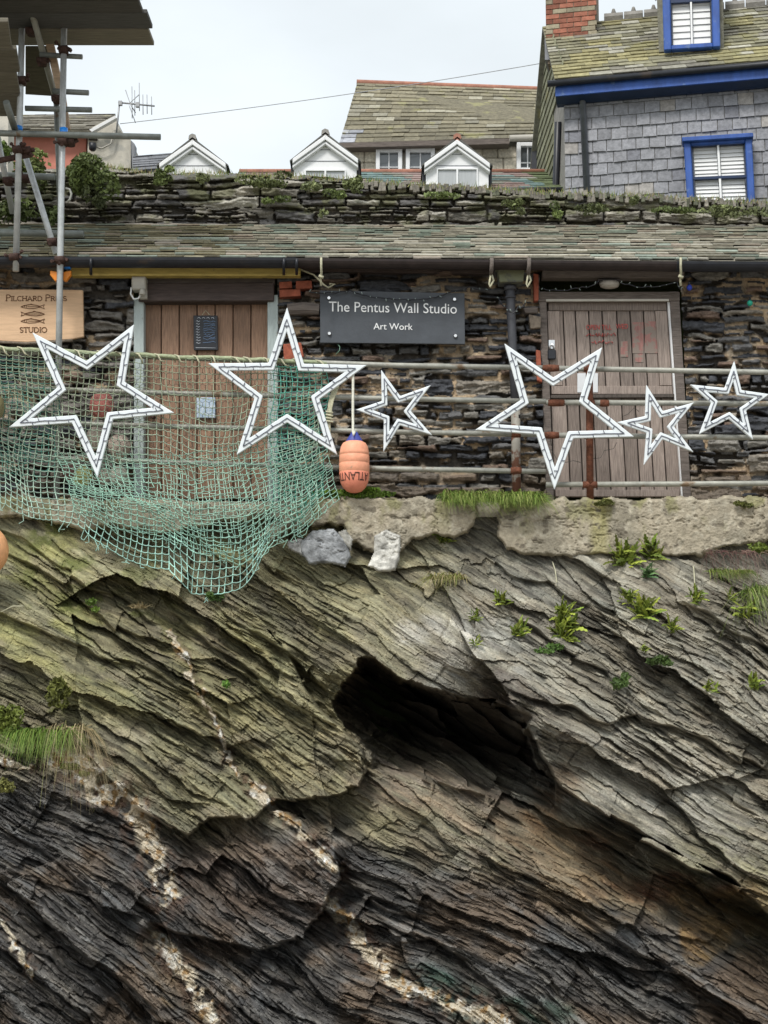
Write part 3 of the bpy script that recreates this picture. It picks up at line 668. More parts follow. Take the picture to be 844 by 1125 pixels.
bevel(MB().rpx(78, 291.5, 330, 303, -.22, .10).build('fascia_board', M['yellow'], shed))
bevel(MB().ppx([(332, 294), (560, 297), (560, 301), (332, 298)], -.1, .10).build('wall_plate', M['lintel'], shed))
bevel(MB().ppx([(596, 297), (752, 297), (752, 305.5), (596, 305)], -.12, .14).build('timber_beam', M['oldwood'], shed))
dp = MB(); dp.tube([P(560, 305, -.17), P(561, 330, -.17), P(563.5, 385, -.16), P(567, 460, -.15)], [.052, .046, .044, .044], 14)
dp.tube([P(560.4, 314, -.17), P(560.6, 319, -.17)], .062, 14); dp.tube([P(560.8, 326, -.17), P(560.9, 328, -.17)], .058, 14)
dpo = dp.build('downpipe', M['pipe'], shed)
MB().tube([P(566.5, 440, -.15), P(567.5, 552, -.15)], .0455, 14).build('lower_pipe', M['peel'], shed)
hp = MB(); hp.ppx([(547, 294.5), (576.5, 294.5), (575, 309.5), (549, 309.5)], -.30, .20); hp.ppx([(545, 292), (578, 292), (578, 295.5), (545, 295.5)], -.32, .24)
bevel(hp.build('hopper', mat('lichened_hopper', (.10, .105, .10), .7, 0, .35, 26, bump=.3, blotch=((.20, .21, .13), 5, .52)), dpo))
for i, xx in enumerate((540.5, 581.5)):
    b = MB(); b.tube([P(xx, 284, -.50), P(xx, 290, -.505), P(xx - .5, 296, -.49), P(xx - 1, 302, -.40)], .020, 8); b.build('gutter_strap', M['oldwood'], shed)
    q = MB(); q.tube([P(xx - 1, 301, -.42), P(xx - 3, 312, -.42), P(xx - 2, 316, -.42), P(xx + 2, 308, -.42), P(xx, 302, -.42)], .010, 6); q.build('rope_end', M['rope'], shed)
for xx in (748, 353): 
    q = MB(); q.tube([P(xx, 283, -.5), P(xx, 293, -.5), P(xx + .3, 299, -.46), P(xx - .6, 306, -.42), P(xx, 314, -.42)], .012, 6); q.tube([P(xx - 2.5, 303, -.44), P(xx + 2.5, 305, -.44)], .016, 6); q.build('rope_end', M['rope'], shed)

# left door
random.seed(21)
dl = MB()
xs = np.linspace(157.5, 295.5, 8)
for a, b in zip(xs[:-1], xs[1:]):
    g = random.uniform(.8, 1.2); cc = (.285 * g, .172 * g, .112 * g)
    dl.ppx([(a + .55, 330), (b - .55, 330), (b - .55, 548), (a + .55, 548)], .06 + random.uniform(0, .006), .05, cc)
dl.rpx(156, 329, 297, 548, .10, .04, (.05, .03, .02))
dlo = bevel(dl.build('door', M['door_l'], shed), .005); dlo['label'] = 'warm brown plank door'
b = MB(); b.tube([P(167, 458, .04), P(167, 458, .0), P(170, 459, -.02)], .02, 8); b.build('handle', M['rust_dark'], dlo)
bevel(MB().rpx(147, 329, 158, 552, -.05, .14).build('door_jamb', M['frame_l'], dlo)); bevel(MB().rpx(294, 324, 305.5, 552, -.05, .14).build('door_jamb', M['frame_l'], dlo))
ll = MB(); ll.ppx([(152, 311), (301, 310), (301, 330.5), (152, 331)], -.09, .2); bevel(ll.build('lintel', M['lintel'], dlo), .008)
ul = MB(); ul.rpx(146, 302, 302, 311.5, -.04, .1); bevel(ul.build('head_board', M['oldwood'], dlo))

# right door
rd = MB(); random.seed(5)
def rdx(t, y): 
    k = (y - 330) / 216.0
    return (601 + 8 * k) + t * ((734 + 15 * k) - (601 + 8 * k))
def rboard(t0, t1, y0, y1, Y, th, cc): rd.ppx([(rdx(t0, y0), y0), (rdx(t1, y0), y0), (rdx(t1, y1), y1), (rdx(t0, y1), y1)], Y, th, cc)
def gc(): 
    g = random.uniform(.75, 1.25); return (.27 * g, .222 * g, .194 * g)
ts = [0.0, .13, .23, .34, .45, .57, .68, .79, .89, 1.0]
for (ya, yb) in ((331, 434), (437.5, 546)):
    for a, b in zip(ts[:-1], ts[1:]):
        rboard(a + .005, b - .005, ya, yb, .03 + random.uniform(0, .006), .05, gc())
    rboard(.0, 1, ya, yb, .065, .04, (.05, .04, .035))
for (ya, yb) in ((331.5, 341), (424, 433), (538, 545.5)):
    rboard(.01, .985, ya, yb, .012, .03, gc())
rboard(.0, .10, 341.5, 423.5, .014, .03, gc()); rboard(.89, .985, 341.5, 423.5, .014, .03, gc())
rdo = bevel(rd.build('door', M['door_r'], shed), .004); rdo['label'] = 'weathered grey stable door with red paint'
fr = MB(); fr.ppx([(592, 320), (600, 320), (609, 550), (600.5, 550)], -.04, .15); fr.ppx([(735.5, 320), (746, 320), (760, 550), (751, 550)], -.04, .15); fr.ppx([(591, 320.5), (747, 320.5), (747, 330.5), (591, 331)], -.05, .16)
bevel(fr.build('door_frame', M['oldwood'], rdo))
MB().ppx([(733.5, 330), (735.6, 330), (751, 546), (749, 546)], -.02, .04).build('draught_strip', M['white'], rdo)
MB().ppx([(600, 328.6), (735, 328.4), (735, 330.6), (600, 331)], -.056, .03).build('drip_strip', M['fitting'], rdo)
st = MB(); st.ppx([(rdx(0, 434), 434), (rdx(1, 434), 432.5), (rdx(1, 437), 436.5), (rdx(0, 437), 437.5)], -.02, .06, (.10, .085, .075)); bevel(st.build('drip_rail', M['door_r'], rdo))
hpx = MB(); hpx.rpx(603, 373.5, 609.5, 383, 0.0, .03); hpx.tube([P(604.5, 384, -.03), P(604, 380, -.03), P(606.5, 378, -.03), P(609, 380, -.03), P(609, 384, -.03)], .009, 6)
hpx.build('hasp', M['steel'], rdo)
bevel(MB().rpx(602, 384, 611, 394.5, -.06, .05).build('padlock', M['black'], rdo), .008)
wash = MB()
random.seed(8)
for (x0, y0, x1, y1) in ((695, 354, 707, 388), (708.5, 353, 723, 388), (698, 388.5, 707, 398), (682, 375, 690, 392)):
    wash.rpx(x0, y0, x1, y1, .0275 if y0 > 0 else 0, .004)
wash.build('red_wash', M['redwash'], rdo)

# ------------------------------------------------------------------ lettering
def text_mesh(body):
    cu = bpy.data.curves.new('t', 'FONT'); cu.body = body; cu.resolution_u = 4; cu.extrude = 0.0
    o = bpy.data.objects.new('t', cu); COL.objects.link(o); bpy.context.view_layer.update()
    me = bpy.data.meshes.new_from_object(o.evaluated_get(bpy.context.evaluated_depsgraph_get()))
    bpy.data.objects.remove(o); return me
def text_px(body, x0, x1, ybl, ytop_cap, Y, mname, parent, name='lettering', slope=0.0, capref=None, th=.004, fn=None, bold=0):
    me = text_mesh(body); n = len(me.vertices); co = np.empty(n * 3); me.vertices.foreach_get('co', co); co = co.reshape(-1, 3)
    ux = (co[:, 0] - co[:, 0].min()) / np.ptp(co[:, 0]); cap = capref or .73
    uy = co[:, 1] / cap
    px = x0 + (x1 - x0) * ux; py = ybl - (ybl - ytop_cap) * uy + slope * (px - x0)
    V = P(px, py, np.full(n, Y)) if fn is None else fn(ux, uy)
    faces = [tuple(p.vertices) for p in me.polygons]
    mb = MB(); mb.add(list(V), faces)
    edges = {}
    for f in faces:
        for a, b in zip(f, f[1:] + f[:1]): edges[(a, b)] = edges.get((a, b), 0) + 1
    bd = [(a, b) for (a, b) in edges if (b, a) not in edges]
    off = np.array((0, th, 0)); used = sorted({i for e in bd for i in e}); mp = {v: k for k, v in enumerate(used)}
    mb.add([V[i] for i in used] + [V[i] + off for i in used], [(mp[a], mp[b], mp[b] + len(used), mp[a] + len(used)) for a, b in bd])
    bpy.data.meshes.remove(me)
    return mb.build(name, M[mname], parent)

# serif capitals drawn as strokes (unit height, y up)
def arc(cx, cy, rx_, ry_, a0, a1, n=9): return [(cx + rx_ * math.cos(R(a0 + (a1 - a0) * k / n)), cy + ry_ * math.sin(R(a0 + (a1 - a0) * k / n))) for k in range(n + 1)]
GL = {
 'P': (.62, [[(.12, 0), (.12, 1)], [(.12, 1), (.3, 1)] + arc(.3, .75, .26, .25, 90, -90) + [(.12, .5)]], [(.12, 0)]),
 'I': (.26, [[(.13, 0), (.13, 1)]], [(.13, 0), (.13, 1)]),
 'L': (.58, [[(.12, 1), (.12, 0), (.52, 0), (.54, .16)]], [(.12, 1)]),
 'C': (.74, [arc(.42, .5, .33, .5, 50, 310, 14)], []),
 'H': (.78, [[(.12, 0), (.12, 1)], [(.66, 0), (.66, 1)], [(.12, .52), (.66, .52)]], [(.12, 0), (.12, 1), (.66, 0), (.66, 1)]),
 'A': (.76, [[(.05, 0), (.37, 1), (.69, 0)], [(.17, .36), (.57, .36)]], [(.06, 0), (.68, 0)]),
 'R': (.68, [[(.12, 0), (.12, 1)], [(.12, 1), (.3, 1)] + arc(.3, .76, .24, .24, 90, -90) + [(.12, .52)], [(.3, .5), (.62, 0)]], [(.12, 0)]),
 'D': (.78, [[(.12, 0), (.12, 1), (.32, 1)] + arc(.32, .5, .36, .5, 90, -90, 12) + [(.12, 0)]], []),
 'E': (.6, [[(.52, .85), (.52, 1), (.12, 1), (.12, 0), (.54, 0), (.54, .15)], [(.12, .52), (.44, .52)]], []),
 'S': (.54, [arc(.27, .74, .2, .26, 30, 270, 9) + arc(.27, .25, .22, .25, 90, -150, 9)], []),
 'T': (.64, [[(.32, 0), (.32, 1)], [(.03, .85), (.05, 1), (.59, 1), (.61, .85)]], [(.32, 0)]),
 'U': (.74, [[(.12, 1), (.12, .35)] + arc(.37, .32, .25, .32, 180, 360, 10) + [(.62, 1)]], [(.12, 1), (.62, 1)]),
 'O': (.82, [arc(.41, .5, .34, .5, 0, 360, 20)], []), ' ': (.34, [], []),
}
def serif(mb, body, x0, x1, ybl, hbig, hsmall, Y, r):
    tot = sum(GL[ch.upper()][0] * (hbig if ch.isupper() else hsmall) for ch in body); k = (x1 - x0) / tot; x = x0
    for ch in body:
        w, strokes, ser = GL[ch.upper()]; hh = hbig if ch.isupper() else hsmall
        for s_ in strokes: mb.tube([P(x + u * hh * k, ybl - v * hh, Y) for u, v in s_], r, 5)
        for (u, v) in ser: mb.tube([P(x + (u - .12) * hh * k, ybl - v * hh, Y), P(x + (u + .12) * hh * k, ybl - v * hh, Y)], r * .8, 5)
        x += w * hh * k

# ------------------------------------------------------------------ signs on the shed wall
s1 = thing('shop_sign', 'dark slate sign lettered in white between the two doors', 'sign', P(431, 377, -.16))
bevel(MB().ppx([(351.5, 319), (510.5, 322), (511, 378), (352, 376.5)], -.16, .035).build('panel', M['sign_slate'], s1), .003)
text_px('The Pentus Wall Studio', 361.5, 502, 342, 330.5, -.166, 'letter', s1, slope=.018)
text_px('Art Work', 410.5, 453.5, 361.8, 354.3, -.166, 'letter', s1, slope=.016)
for (xx, yy) in ((361.5, 327.5), (362, 366.5), (499.5, 329), (500.5, 369)):
    b = MB(); c0 = P(xx, yy, -.17); b.tube([c0, c0 + np.array((0, -.012, 0))], [.022, .015], 10); b.build('screw', M['steel'], s1)
s2 = thing('wooden_sign', 'live edged oak board sign engraved with three fish', 'sign', P(30, 374, -.16))
pl = [(-70, 318), (60, 318), (91, 318.5), (92, 370), (80, 372.5), (52, 374.5), (30, 376), (-10, 374), (-70, 377)]
bevel(MB().ppx(pl, -.16, .04).build('panel', M['sign_wood'], s2), .006)
be = MB(); be.tube([P(x_, y_ + .6, -.142) for x_, y_ in [(-70, 377), (-10, 374.5), (30, 376.5), (52, 375), (80, 373)]], .017, 8); be.build('bark_edge', M['bark'], s2)
eng = MB(); serif(eng, 'Pilchard Press', 6, 73.5, 330.5, 6.6, 5.0, -.163, .0042); serif(eng, 'STUDIO', 21.5, 52, 365, 5.4, 5.4, -.163, .0042)
eng.build('lettering', M['engrave'], s2)
fi = MB()
for k, (yy, fl_) in enumerate(((336.8, 1), (344.8, -1), (352.6, 1))):
    def fx(u): return 23 + 26 * u if fl_ > 0 else 49 - 26 * u
    top_ = [(fx(0), yy + .3), (fx(.15), yy - 1.3), (fx(.4), yy - 2.4), (fx(.65), yy - 1.5), (fx(.82), yy - .4), (fx(1), yy - 2.2), (fx(.95), yy), (fx(1), yy + 2.4), (fx(.82), yy + .6), (fx(.6), yy + 1.8), (fx(.35), yy + 2.2), (fx(.12), yy + 1.2), (fx(0), yy + .3)]
    fi.tube([P(a, b, -.163) for a, b in top_], .0038, 5)
    fi.tube([P(fx(.14), yy - .4, -.163), P(fx(.17), yy - .2, -.163)], .006, 5)
    fi.tube([P(fx(.22), yy - 1.6, -.163), P(fx(.24), yy, -.163), P(fx(.22), yy + 1.6, -.163)], .003, 5)
    fi.tube([P(fx(.28), yy, -.163), P(fx(.8), yy + .1, -.163)], .003, 5)
    fi.tube([P(fx(.36), yy - 2.2, -.163), P(fx(.44), yy - 3.1, -.163), P(fx(.5), yy - 2.2, -.163)], .003, 5)
fi.build('fish_engraving', M['engrave'], s2)
s3 = thing('chalkboard', 'small black chalkboard hung on the brown plank door', 'chalkboard', P(226, 385, 0))
bevel(MB().ppx([(212.5, 346.5), (239, 346.5), (239.5, 384.5), (213, 384.5)], .01, .03).build('panel', M['black'], s3), .003)
ck = MB(); random.seed(4)
for k in range(9):
    yy = 353 + k * 3.0; ck.tube([P(215.5, yy, .008), P(216.7, yy - 1.1, .008), P(217.6, yy + .5, .008), P(219.5 + random.random(), yy - .4, .008)], .0032, 4)
for k in range(4): ck.tube([P(217 + 5 * k, 349.6, .008), P(219 + 5 * k, 348.6, .008), P(220.4 + 5 * k, 350.2, .008)], .0032, 4)
ck.tube([P(215, 382, .008), P(237, 382.3, .008)], .0028, 4)
ck.build('chalk_list', M['chalk'], s3)
cb = MB()
for k in range(10):
    yy = 353 + k * 2.5; pts = [P(223 + 2.2 * q + random.random(), yy + random.uniform(-1, 1), .008) for q in range(7)]; cb.tube(pts, .0035, 4)
cb.build('chalk_scribble', M['chalk_blue'], s3)
st = MB(); st.tube([P(222, 346.5, .02), P(226, 341, .03), P(231, 346.5, .02)], .004, 4); st.build('string', M['rope'], s3)
o = MB().rpx(216, 436.5, 236.5, 459, .02, .035).build('tile_plaque', M['tile_blue'], None, P(226, 459, .02)); bevel(o); tag(o, 'square blue and white plaque fixed to the brown door', 'plaque')
o = MB().rpx(634.5, 410, 657, 431, .005, .006).build('paper_notice', M['paper'], None, P(645, 431, .0)); tag(o, 'white paper notice on grey door behind the large right star', 'notice')
# painted words on the right door (worn, partly unreadable)
def vrow(body, x0, x1, yb, yt): text_px(body, x0, x1, yb, yt, .0225, 'redpaint', rdo, name='red_lettering', th=.004)
vrow('OPEN TILL', 644, 672, 362, 356.5); vrow('WED', 677, 690, 361, 355.5)
rt = MB(); random.seed(12)
for (x0, x1, yy) in ((644, 674, 368), (650, 672, 376)):
    x = x0
    while x < x1:
        w = random.uniform(2, 3.5); rt.tube([P(x, yy + random.uniform(-2, 2), .022), P(x + w * .5, yy + random.uniform(-3, 3), .022), P(x + w, yy + random.uniform(-2, 2), .022)], .0045, 4); x += w + .8
rt.build('red_lettering', M['redpaint'], rdo)

# lamps, cables and bulbs by the doors
fl_ = thing('security_light', 'cream outdoor light fitting with loose cable beside the brown door', 'light fitting', P(152, 328, -.12))
f = MB(); f.rpx(144.5, 303, 160, 318, -.20, .15); bevel(f.build('housing', M['fitting'], fl_), .012)
f = MB(); f.rpx(153, 318, 161.5, 328, -.14, .09); f.tube([P(156.5, 324, -.2), P(156.5, 317, -.2)], [.035, .02], 10); bevel(f.build('sensor', M['fitting'], fl_), .006)
f = MB(); f.tube([P(144.5, 316, -.17), P(143.6, 323, -.17), P(147, 328.5, -.17), P(152, 328, -.17), P(155, 323, -.17)], .010, 6); f.build('cable', M['letter'], fl_)
bl = thing('bulkhead_light', 'dusty oval bulkhead lamp over the weathered grey door', 'lamp', P(670, 317, -.12))
f = MB(); f.ppx([(657, 306.5), (682, 306.5), (682, 309), (657, 309)], -.16, .12); f.build('base', M['gutter_brown'], bl)
f = MB(); c0 = P(669.5, 309, -.12); f.lathe(c0, [(.02, .0), (.098, -.004), (.104, -.03), (.09, -.06), (.05, -.075), (.01, -.078)], 20, sy=.6); f.build('lens', M['lampglass'], bl)
def bulb(px, py, mname, label):
    t = thing('fairy_bulb', label, 'bulb', P(px, py, -.2)); b = MB(); c0 = P(px, py, -.2)
    b.lathe(c0, [(.004, .03), (.018, .024), (.028, .008), (.028, -.01), (.016, -.026), (.003, -.032)], 12); b.build('globe', M[mname], t)
    b = MB(); b.tube([c0 + np.array((0, 0, .025)), c0 + np.array((0, 0, .055))], .012, 8); b.build('cap', M['black'], t)
bulb(757.5, 316, 'bulb_b', 'blue fairy bulb under the gutter right of the grey door'); bulb(824, 333, 'bulb_g', 'green fairy bulb on the stone wall at far right')
def fairy(pts, Y, label, sag=0, seed=1):
    rs = random.Random(seed); t = thing('fairy_lights', label, 'fairy lights', P(pts[0][0], pts[0][1], Y)); w = MB(); bb = MB(); pp = []
    for (x0, y0), (x1, y1) in zip(pts[:-1], pts[1:]):
        n = max(3, int(math.hypot(x1 - x0, y1 - y0) / 4))
        for k in range(n): u = k / n; pp.append((x0 + (x1 - x0) * u, y0 + (y1 - y0) * u + sag * 4 * u * (1 - u) + rs.uniform(-.8, .8)))
    pp.append(pts[-1]); w.tube([P(a, b, Y + rs.uniform(-.012, .012)) for a, b in pp], .0065, 5); w.build('wire', M['black'], t)
    for k, (a, b) in enumerate(pp):
        if k % 2 == 0:
            c0 = P(a, b, Y); d_ = np.array((rs.uniform(-.02, .02), -.015, rs.uniform(-.03, .03))); bb.tube([c0, c0 + d_], [.005, .004], 5, (.30, .36, .34))
    bb.build('bulbs', M['net'], t)
fairy([(596, 317), (640, 315), (658, 309)], -.2, 'dark fairy light string swagged above the left of grey door', 3, 1)
fairy([(682, 310), (712, 315), (744, 309), (748, 318)], -.2, 'dark fairy light string from the bulkhead lamp to the rope end', 2, 2)
fairy([(340, 321), (385, 319), (420, 327), (465, 328), (492, 321), (515, 315), (540, 318)], -.2, 'fairy light wire looped across the top of slate sign', 2, 3)
fairy([(548, 328), (556, 337), (562, 342), (569, 338), (577, 333)], -.26, 'tangle of fairy lights wound round the downpipe', 3, 4)
o = MB().tube([P(330, 296, -.2), P(345, 302, -.2), P(356, 313, -.2), P(361, 316, -.2), P(368, 312, -.2), P(362, 312, -.2)], .009, 6).build('rope_scrap', M['rope'], None, P(330, 296, -.2)); tag(o, 'pale green rope end hanging by the yellow fascia corner', 'rope')
o = MB().tube([P(371, 378, -.13), P(373.5, 381, -.15), P(373, 385, -.15), P(369, 389.5, -.15)], .0035, 5, (.20, .36, .26)).build('twine', M['net'], None, P(370, 379, -.12)); tag(o, 'short green twine dangling below the slate sign', 'twine')
for (poly, dy) in (([(306.5, 309.5), (320.5, 308.8), (321, 316), (307, 317)], 0), ([(325, 308.5), (342.5, 308), (343, 316.5), (325, 317.5)], .004), ([(307, 318), (330, 317.5), (330.5, 325), (307, 326.5)], .002)):
    bevel(MB().ppx(poly, -.085 - dy, .12).build('brick', M['brick'], shed), .008, 2)
for (poly, mn) in (([(311, 378), (331, 376), (334, 392), (312, 396)], 'brick'), ([(581, 345), (595, 348), (594, 360), (583, 361)], 'bark'), ([(575, 338), (591, 337), (591, 344), (577, 344)], 'oldwood'), ([(586, 300), (592, 301), (592, 330), (587, 331)], 'brick'), ([(589, 384), (594, 385), (596, 420), (590, 418)], 'brick')):
    o = bevel(MB().ppx(poly, -.09, .12).build('brick', M[mn], shed), .01, 2)
ws = MB(); c_a, c_b = P(316, 340, -.10), P(351, 340, -.10); ws.tube([c_a, (c_a + c_b) / 2 + np.array((0, 0, .01)), c_b], [.06, .068, .06], 9, smooth=False); ws.build('driftwood_lintel', M['oldwood'], shed)

# ------------------------------------------------------------------ retaining wall above the shed
rw = thing('retaining_wall', 'mossy dry slate retaining wall rising behind the shed roof', 'wall', P(422, 252, 1.4))
topx = [-300, -60, 40, 100, 125, 160, 250, 345, 420, 500, 600, 700, 844, 1200]; topy = [196, 192, 188, 181, 184, 189, 191, 194, 200, 205, 211, 215, 222, 232]
gx = axis(-14, 858, 1.0, -300, 1200, 8); vv = np.linspace(0, 1, 78)
X = np.tile(gx, (78, 1)); ty = np.interp(gx, topx, topy) + 2.6 * fbm(gx / 16, gx * 0, 500, 4)
Y_ = ty[None, :] + (258 - ty[None, :]) * vv[:, None]
pw = P(X, Y_, 1.4)
h, i1, i2, e = rubble(pw[..., 0], pw[..., 2], 520, .03, .085, .12, .45, .13, .008, .02)
c = np.zeros(X.shape + (3,)) + np.array((.18, .168, .145)); c = mx(c, (.095, .092, .09), i2 < .3); c = mx(c, (.28, .262, .22), i2 > .68); c = mx(c, (.36, .345, .30), i2 > .9)
n = fbm(X / 14, Y_ / 5, 530, 4); c = c * (1 + .7 * n)[..., None]
c = np.where((e < .1)[..., None], mx(np.zeros(X.shape + (3,)) + np.array((.10, .092, .08)), (.20, .18, .145), sstep(0, .3, fbm(X / 20, Y_ / 14, 531, 3))), c)
mossw = sstep(.0, .35, fbm(X / 18, Y_ / 10, 532, 4) + .45 * (.5 - vv[:, None])); c = mx(c, (.13, .135, .06), mossw * .6)
cap = sstep(.22, .05, vv)[:, None] * sstep(60, 90, X) * sstep(200, 120, X); c = mx(c, (.24, .225, .19), cap * .9)
Yw = 1.46 - h + np.where(e < .1, .05, 0) + .18 * sstep(.10, 0, vv)[:, None] ** 2
V = P(X, Y_, Yw); back = V[0].copy(); back[:, 1] += .55; back[:, 2] -= .02
V = np.concatenate([back[None], V]); c = np.concatenate([c[:1], c])
grid_mesh('wall_face', V, c, M['stone'], rw)
cp = MB(); rs = random.Random(3); x = 395
while x < 900:                                     # upright slates along the top
    w = rs.uniform(2.2, 5.2); ty_ = float(np.interp(x, topx, topy)); hh = rs.uniform(4, 10); g = rs.uniform(.6, 1.35)
    cc = (.165 * g, .152 * g, .125 * g); 
    if rs.random() < .3: cc = (.10 * g, .105 * g, .07 * g)
    y0 = ty_ + rs.uniform(-3.5, 1.5)
    a = P(x, y0 + hh, 1.36); b = P(x + w, y0 + hh, 1.36); t0 = P(x + rs.uniform(-1.5, 1.5), y0, 1.40); t1 = P(x + w * rs.uniform(.7, 1.1), y0 + rs.uniform(-1.5, 1.5), 1.40)
    cp.prism([t0, t1, b, a], (0, .32, 0), cc); x += w * .95
bevel(cp.build('coping', M['stone'], rw), .01)
# mortar fillet where the roof meets the wall
fm = MB(); pts = [P(x, float(np.interp(x, [-60, 420, 1000], [248.5, 251.5, 252.5])) + rs.uniform(-.8, .8), 1.34) for x in range(-60, 1000, 14)]
fm.tube(pts, .045, 7, (.26, .235, .20)); fm.build('mortar_fillet', M['concrete'], rw)

# ------------------------------------------------------------------ houses behind
def quad_slate(mb, O, ex, ez, nrm, u0, u1, z0, z1, rowh, wid, colfn, seed, th=.012, holes=()):
    """hang slates on a vertical plane: O origin, ex horizontal unit, ez up"""
    rs = random.Random(seed); z = z0; k = 0
    while z < z1:
        u = u0 - (wid / 2 if k % 2 else 0) - rs.random() * .03; hh = rowh * rs.uniform(.97, 1.03)
        while u < u1:
            w = wid * rs.uniform(.9, 1.1); a, b = max(u, u0), min(u + w - .010, u1); u += w
            if b - a < .03: continue
            if any(a > h_[0] - .01 and b < h_[1] + .01 and z > h_[2] - .02 and z + hh < h_[3] + .02 for h_ in holes): continue
            j0, j1 = rs.uniform(-.008, .008), rs.uniform(-.008, .008)
            lo = nrm * (th * rs.uniform(1.2, 2.2)); hi = nrm * .003
            p = [O + ex * a + ez * (z + j0) + lo, O + ex * b + ez * (z + j1) + lo + nrm * rs.uniform(-.003, .003), O + ex * b + ez * (z + hh * 1.12) + hi, O + ex * a + ez * (z + hh * 1.12) + hi]
            mb.prism(p, -nrm * th, colfn(rs))
        z += hh; k += 1
PHI = R(12.5); ex = np.array((math.cos(PHI), -math.sin(PHI), 0)); nb = np.array((math.sin(PHI), math.cos(PHI), 0)); ez = np.array((0, 0, 1.))
HO = P(621.5, 214, 5.2); HO0 = np.array((HO[0], HO[1], 3.3))
def HW(px, py, off=0.0): return PP(px, py, HO + nb * off, nb)         # on the house front, off metres behind it
def HP(mb, poly, off, th, col=(1, 1, 1)): return mb.prism([HW(x, y, off) for x, y in poly], nb * th, col)
sb = np.array((-.01, 1.0, 0))     # the house is not square: its gable runs straight back
bh = thing('slate_hung_house', 'grey slate hung house with cobalt blue windows at upper right', 'house', HO0)
eave_z = float(HW(640, 78)[2]); WID = 7.5; DEP = 3.1
wl = MB(); wl.prism([HO0, HO0 + ex * WID, HO0 + ex * WID + ez * (eave_z - 3.3), HO0 + ez * (eave_z - 3.3)], sb * DEP, (.12, .12, .13))
win_px = [(751.5, 151), (826.5, 148), (829, 222), (756, 224)]
def hu(px, py): p = HW(px, py) - HO0; return float(p @ ex), float(p[2])
u0, zt = hu(753, 152); u1, _ = hu(828, 148); _, zb = hu(755, 224)
wl.build('wall_core', M['grey_render'], bh)
sl = MB()
def sc(rs):
    g = rs.uniform(.86, 1.14); r = rs.random(); c_ = (.245, .25, .272)
    if r < .06: c_ = (.175, .18, .205)
    elif r < .16: c_ = (.29, .275, .26)
    return tuple(k * g for k in c_)
quad_slate(sl, HO0 - nb * .012, ex, ez, -nb, 0, WID, 0.2, eave_z - 3.3 - .20, .168, .205, sc, 9, .014, holes=[(u0, u1, zb - 3.3 if False else zb, zt)])
sl.build('slate_hanging', M['slate'], bh)
# gable end towards the left
rz = eave_z + 1.36; rid = DEP / 2
gb = MB(); g0 = HO0 + ex * -.0
gb.prism([HO0 + ez * (eave_z - 3.3), HO0 + sb * rid + ez * (rz - 3.3 - .06), HO0 + sb * DEP + ez * (eave_z - 3.3)], ex * .2, (.3, .3, .3)); gb.build('gable', M['grey_render'], bh)
def gc2(rs):
    g = rs.uniform(.7, 1.3); return (.20 * g, .205 * g, .135 * g)
gs = MB(); rs = random.Random(2); z = 0.3
while z < rz - 3.3:
    zz = z + 3.3; lim0 = 0.55 if zz < eave_z else (zz - eave_z) / (rz - eave_z) * rid + .05; lim1 = DEP if zz < eave_z else DEP - lim0
    u = max(lim0, 1.1 if zz < eave_z - .2 else lim0)
    while u < lim1 - .05:
        w = min(.22, lim1 - u); p0 = HO0 + sb * u + ez * z - ex * .03; gs.prism([p0, p0 + sb * (w - .01), p0 + sb * (w - .01) + ez * .19 + ex * .02, p0 + ez * .19 + ex * .02], ex * .02, gc2(rs)); u += w
    z += .165
gs.build('gable_slates', M['mossy_slate'], bh)
e0 = HO0 + ez * (eave_z - 3.3); r0 = HO0 + sb * rid + ez * (rz - 3.3); bd = MB()
bd.prism([e0 + sb * .12 - ez * .12 - ex * .05, e0 + sb * .12 - ez * .34 - ex * .05, r0 - ez * .26 - ex * .05, r0 - ez * .06 - ex * .05], ex * .05); bd.build('bargeboard', M['navy'], bh)
pp_ = MB(); pp_.tube([HO0 + sb * .95 - ex * .05 + ez * .1, HO0 + sb * .9 - ex * .05 + ez * 1.3, HO0 + sb * .3 - ex * .05 + ez * (eave_z - 3.9)], .05, 8); pp_.build('side_pipe', M['black'], bh)
vb = MB(); vb.prism([HO0 + sb * DEP - ex * .1 + ez * 0, HO0 + sb * (DEP + .12) - ex * .1, HO0 + sb * (DEP + .12) - ex * .1 + ez * (eave_z - 3.3), HO0 + sb * DEP - ex * .1 + ez * (eave_z - 3.3)], ex * .3); vb.build('rear_edge', M['black'], bh)
# roof
def rc(rs, u, v):
    g = rs.uniform(.7, 1.3); r = rs.random(); n = float(fbm(np.array(u * 9.), np.array(v * 4.), 610, 3))
    c_ = (.22, .21, .14)
    if n > .14: c_ = (.25, .228, .118)
    elif n < -.2: c_ = (.20, .19, .155)
    if r < .1: c_ = (.35, .34, .28)
    return tuple(k * g for k in c_)
ov = .34; pit = (rz - eave_z) / rid
eL = e0 - nb * ov - ex * .10 - ez * ov * pit + ez * .06; eR = eL + ex * (WID + .4); rL = r0 - ex * .10 + ez * .06; rR = rL + ex * (WID + .4)
slates(eL, eR, rR, rL, 17, .26, .014, rc, 11, .3, .15).build('roof', M['mossy_slate'], bh)
bL = e0 + sb * (DEP + ov) - ex * .10 - ez * ov * pit + ez * .06
MB().prism([bL, bL + ex * (WID + .4), rR, rL], ez * -.05, (.2, .2, .16)).build('rear_roof', M['mossy_slate'], bh)
rt = MB(); k = 0
while k * .3 < WID + .3:
    q = rL + ex * (.95 + k * .3) + ez * .02
    if k * .3 + .95 < WID + .3: rt.tube([q, q + ex * .28], [.09, .085], 8, smooth=False); rt.tube([q + ex * .14 + ez * .05, q + ex * .14 + ez * .15], [.05, .02], 6)
    k += 1
rt.build('ridge_tiles', M['grey_render'], bh)
fa = MB(); fz = eave_z - ov * pit
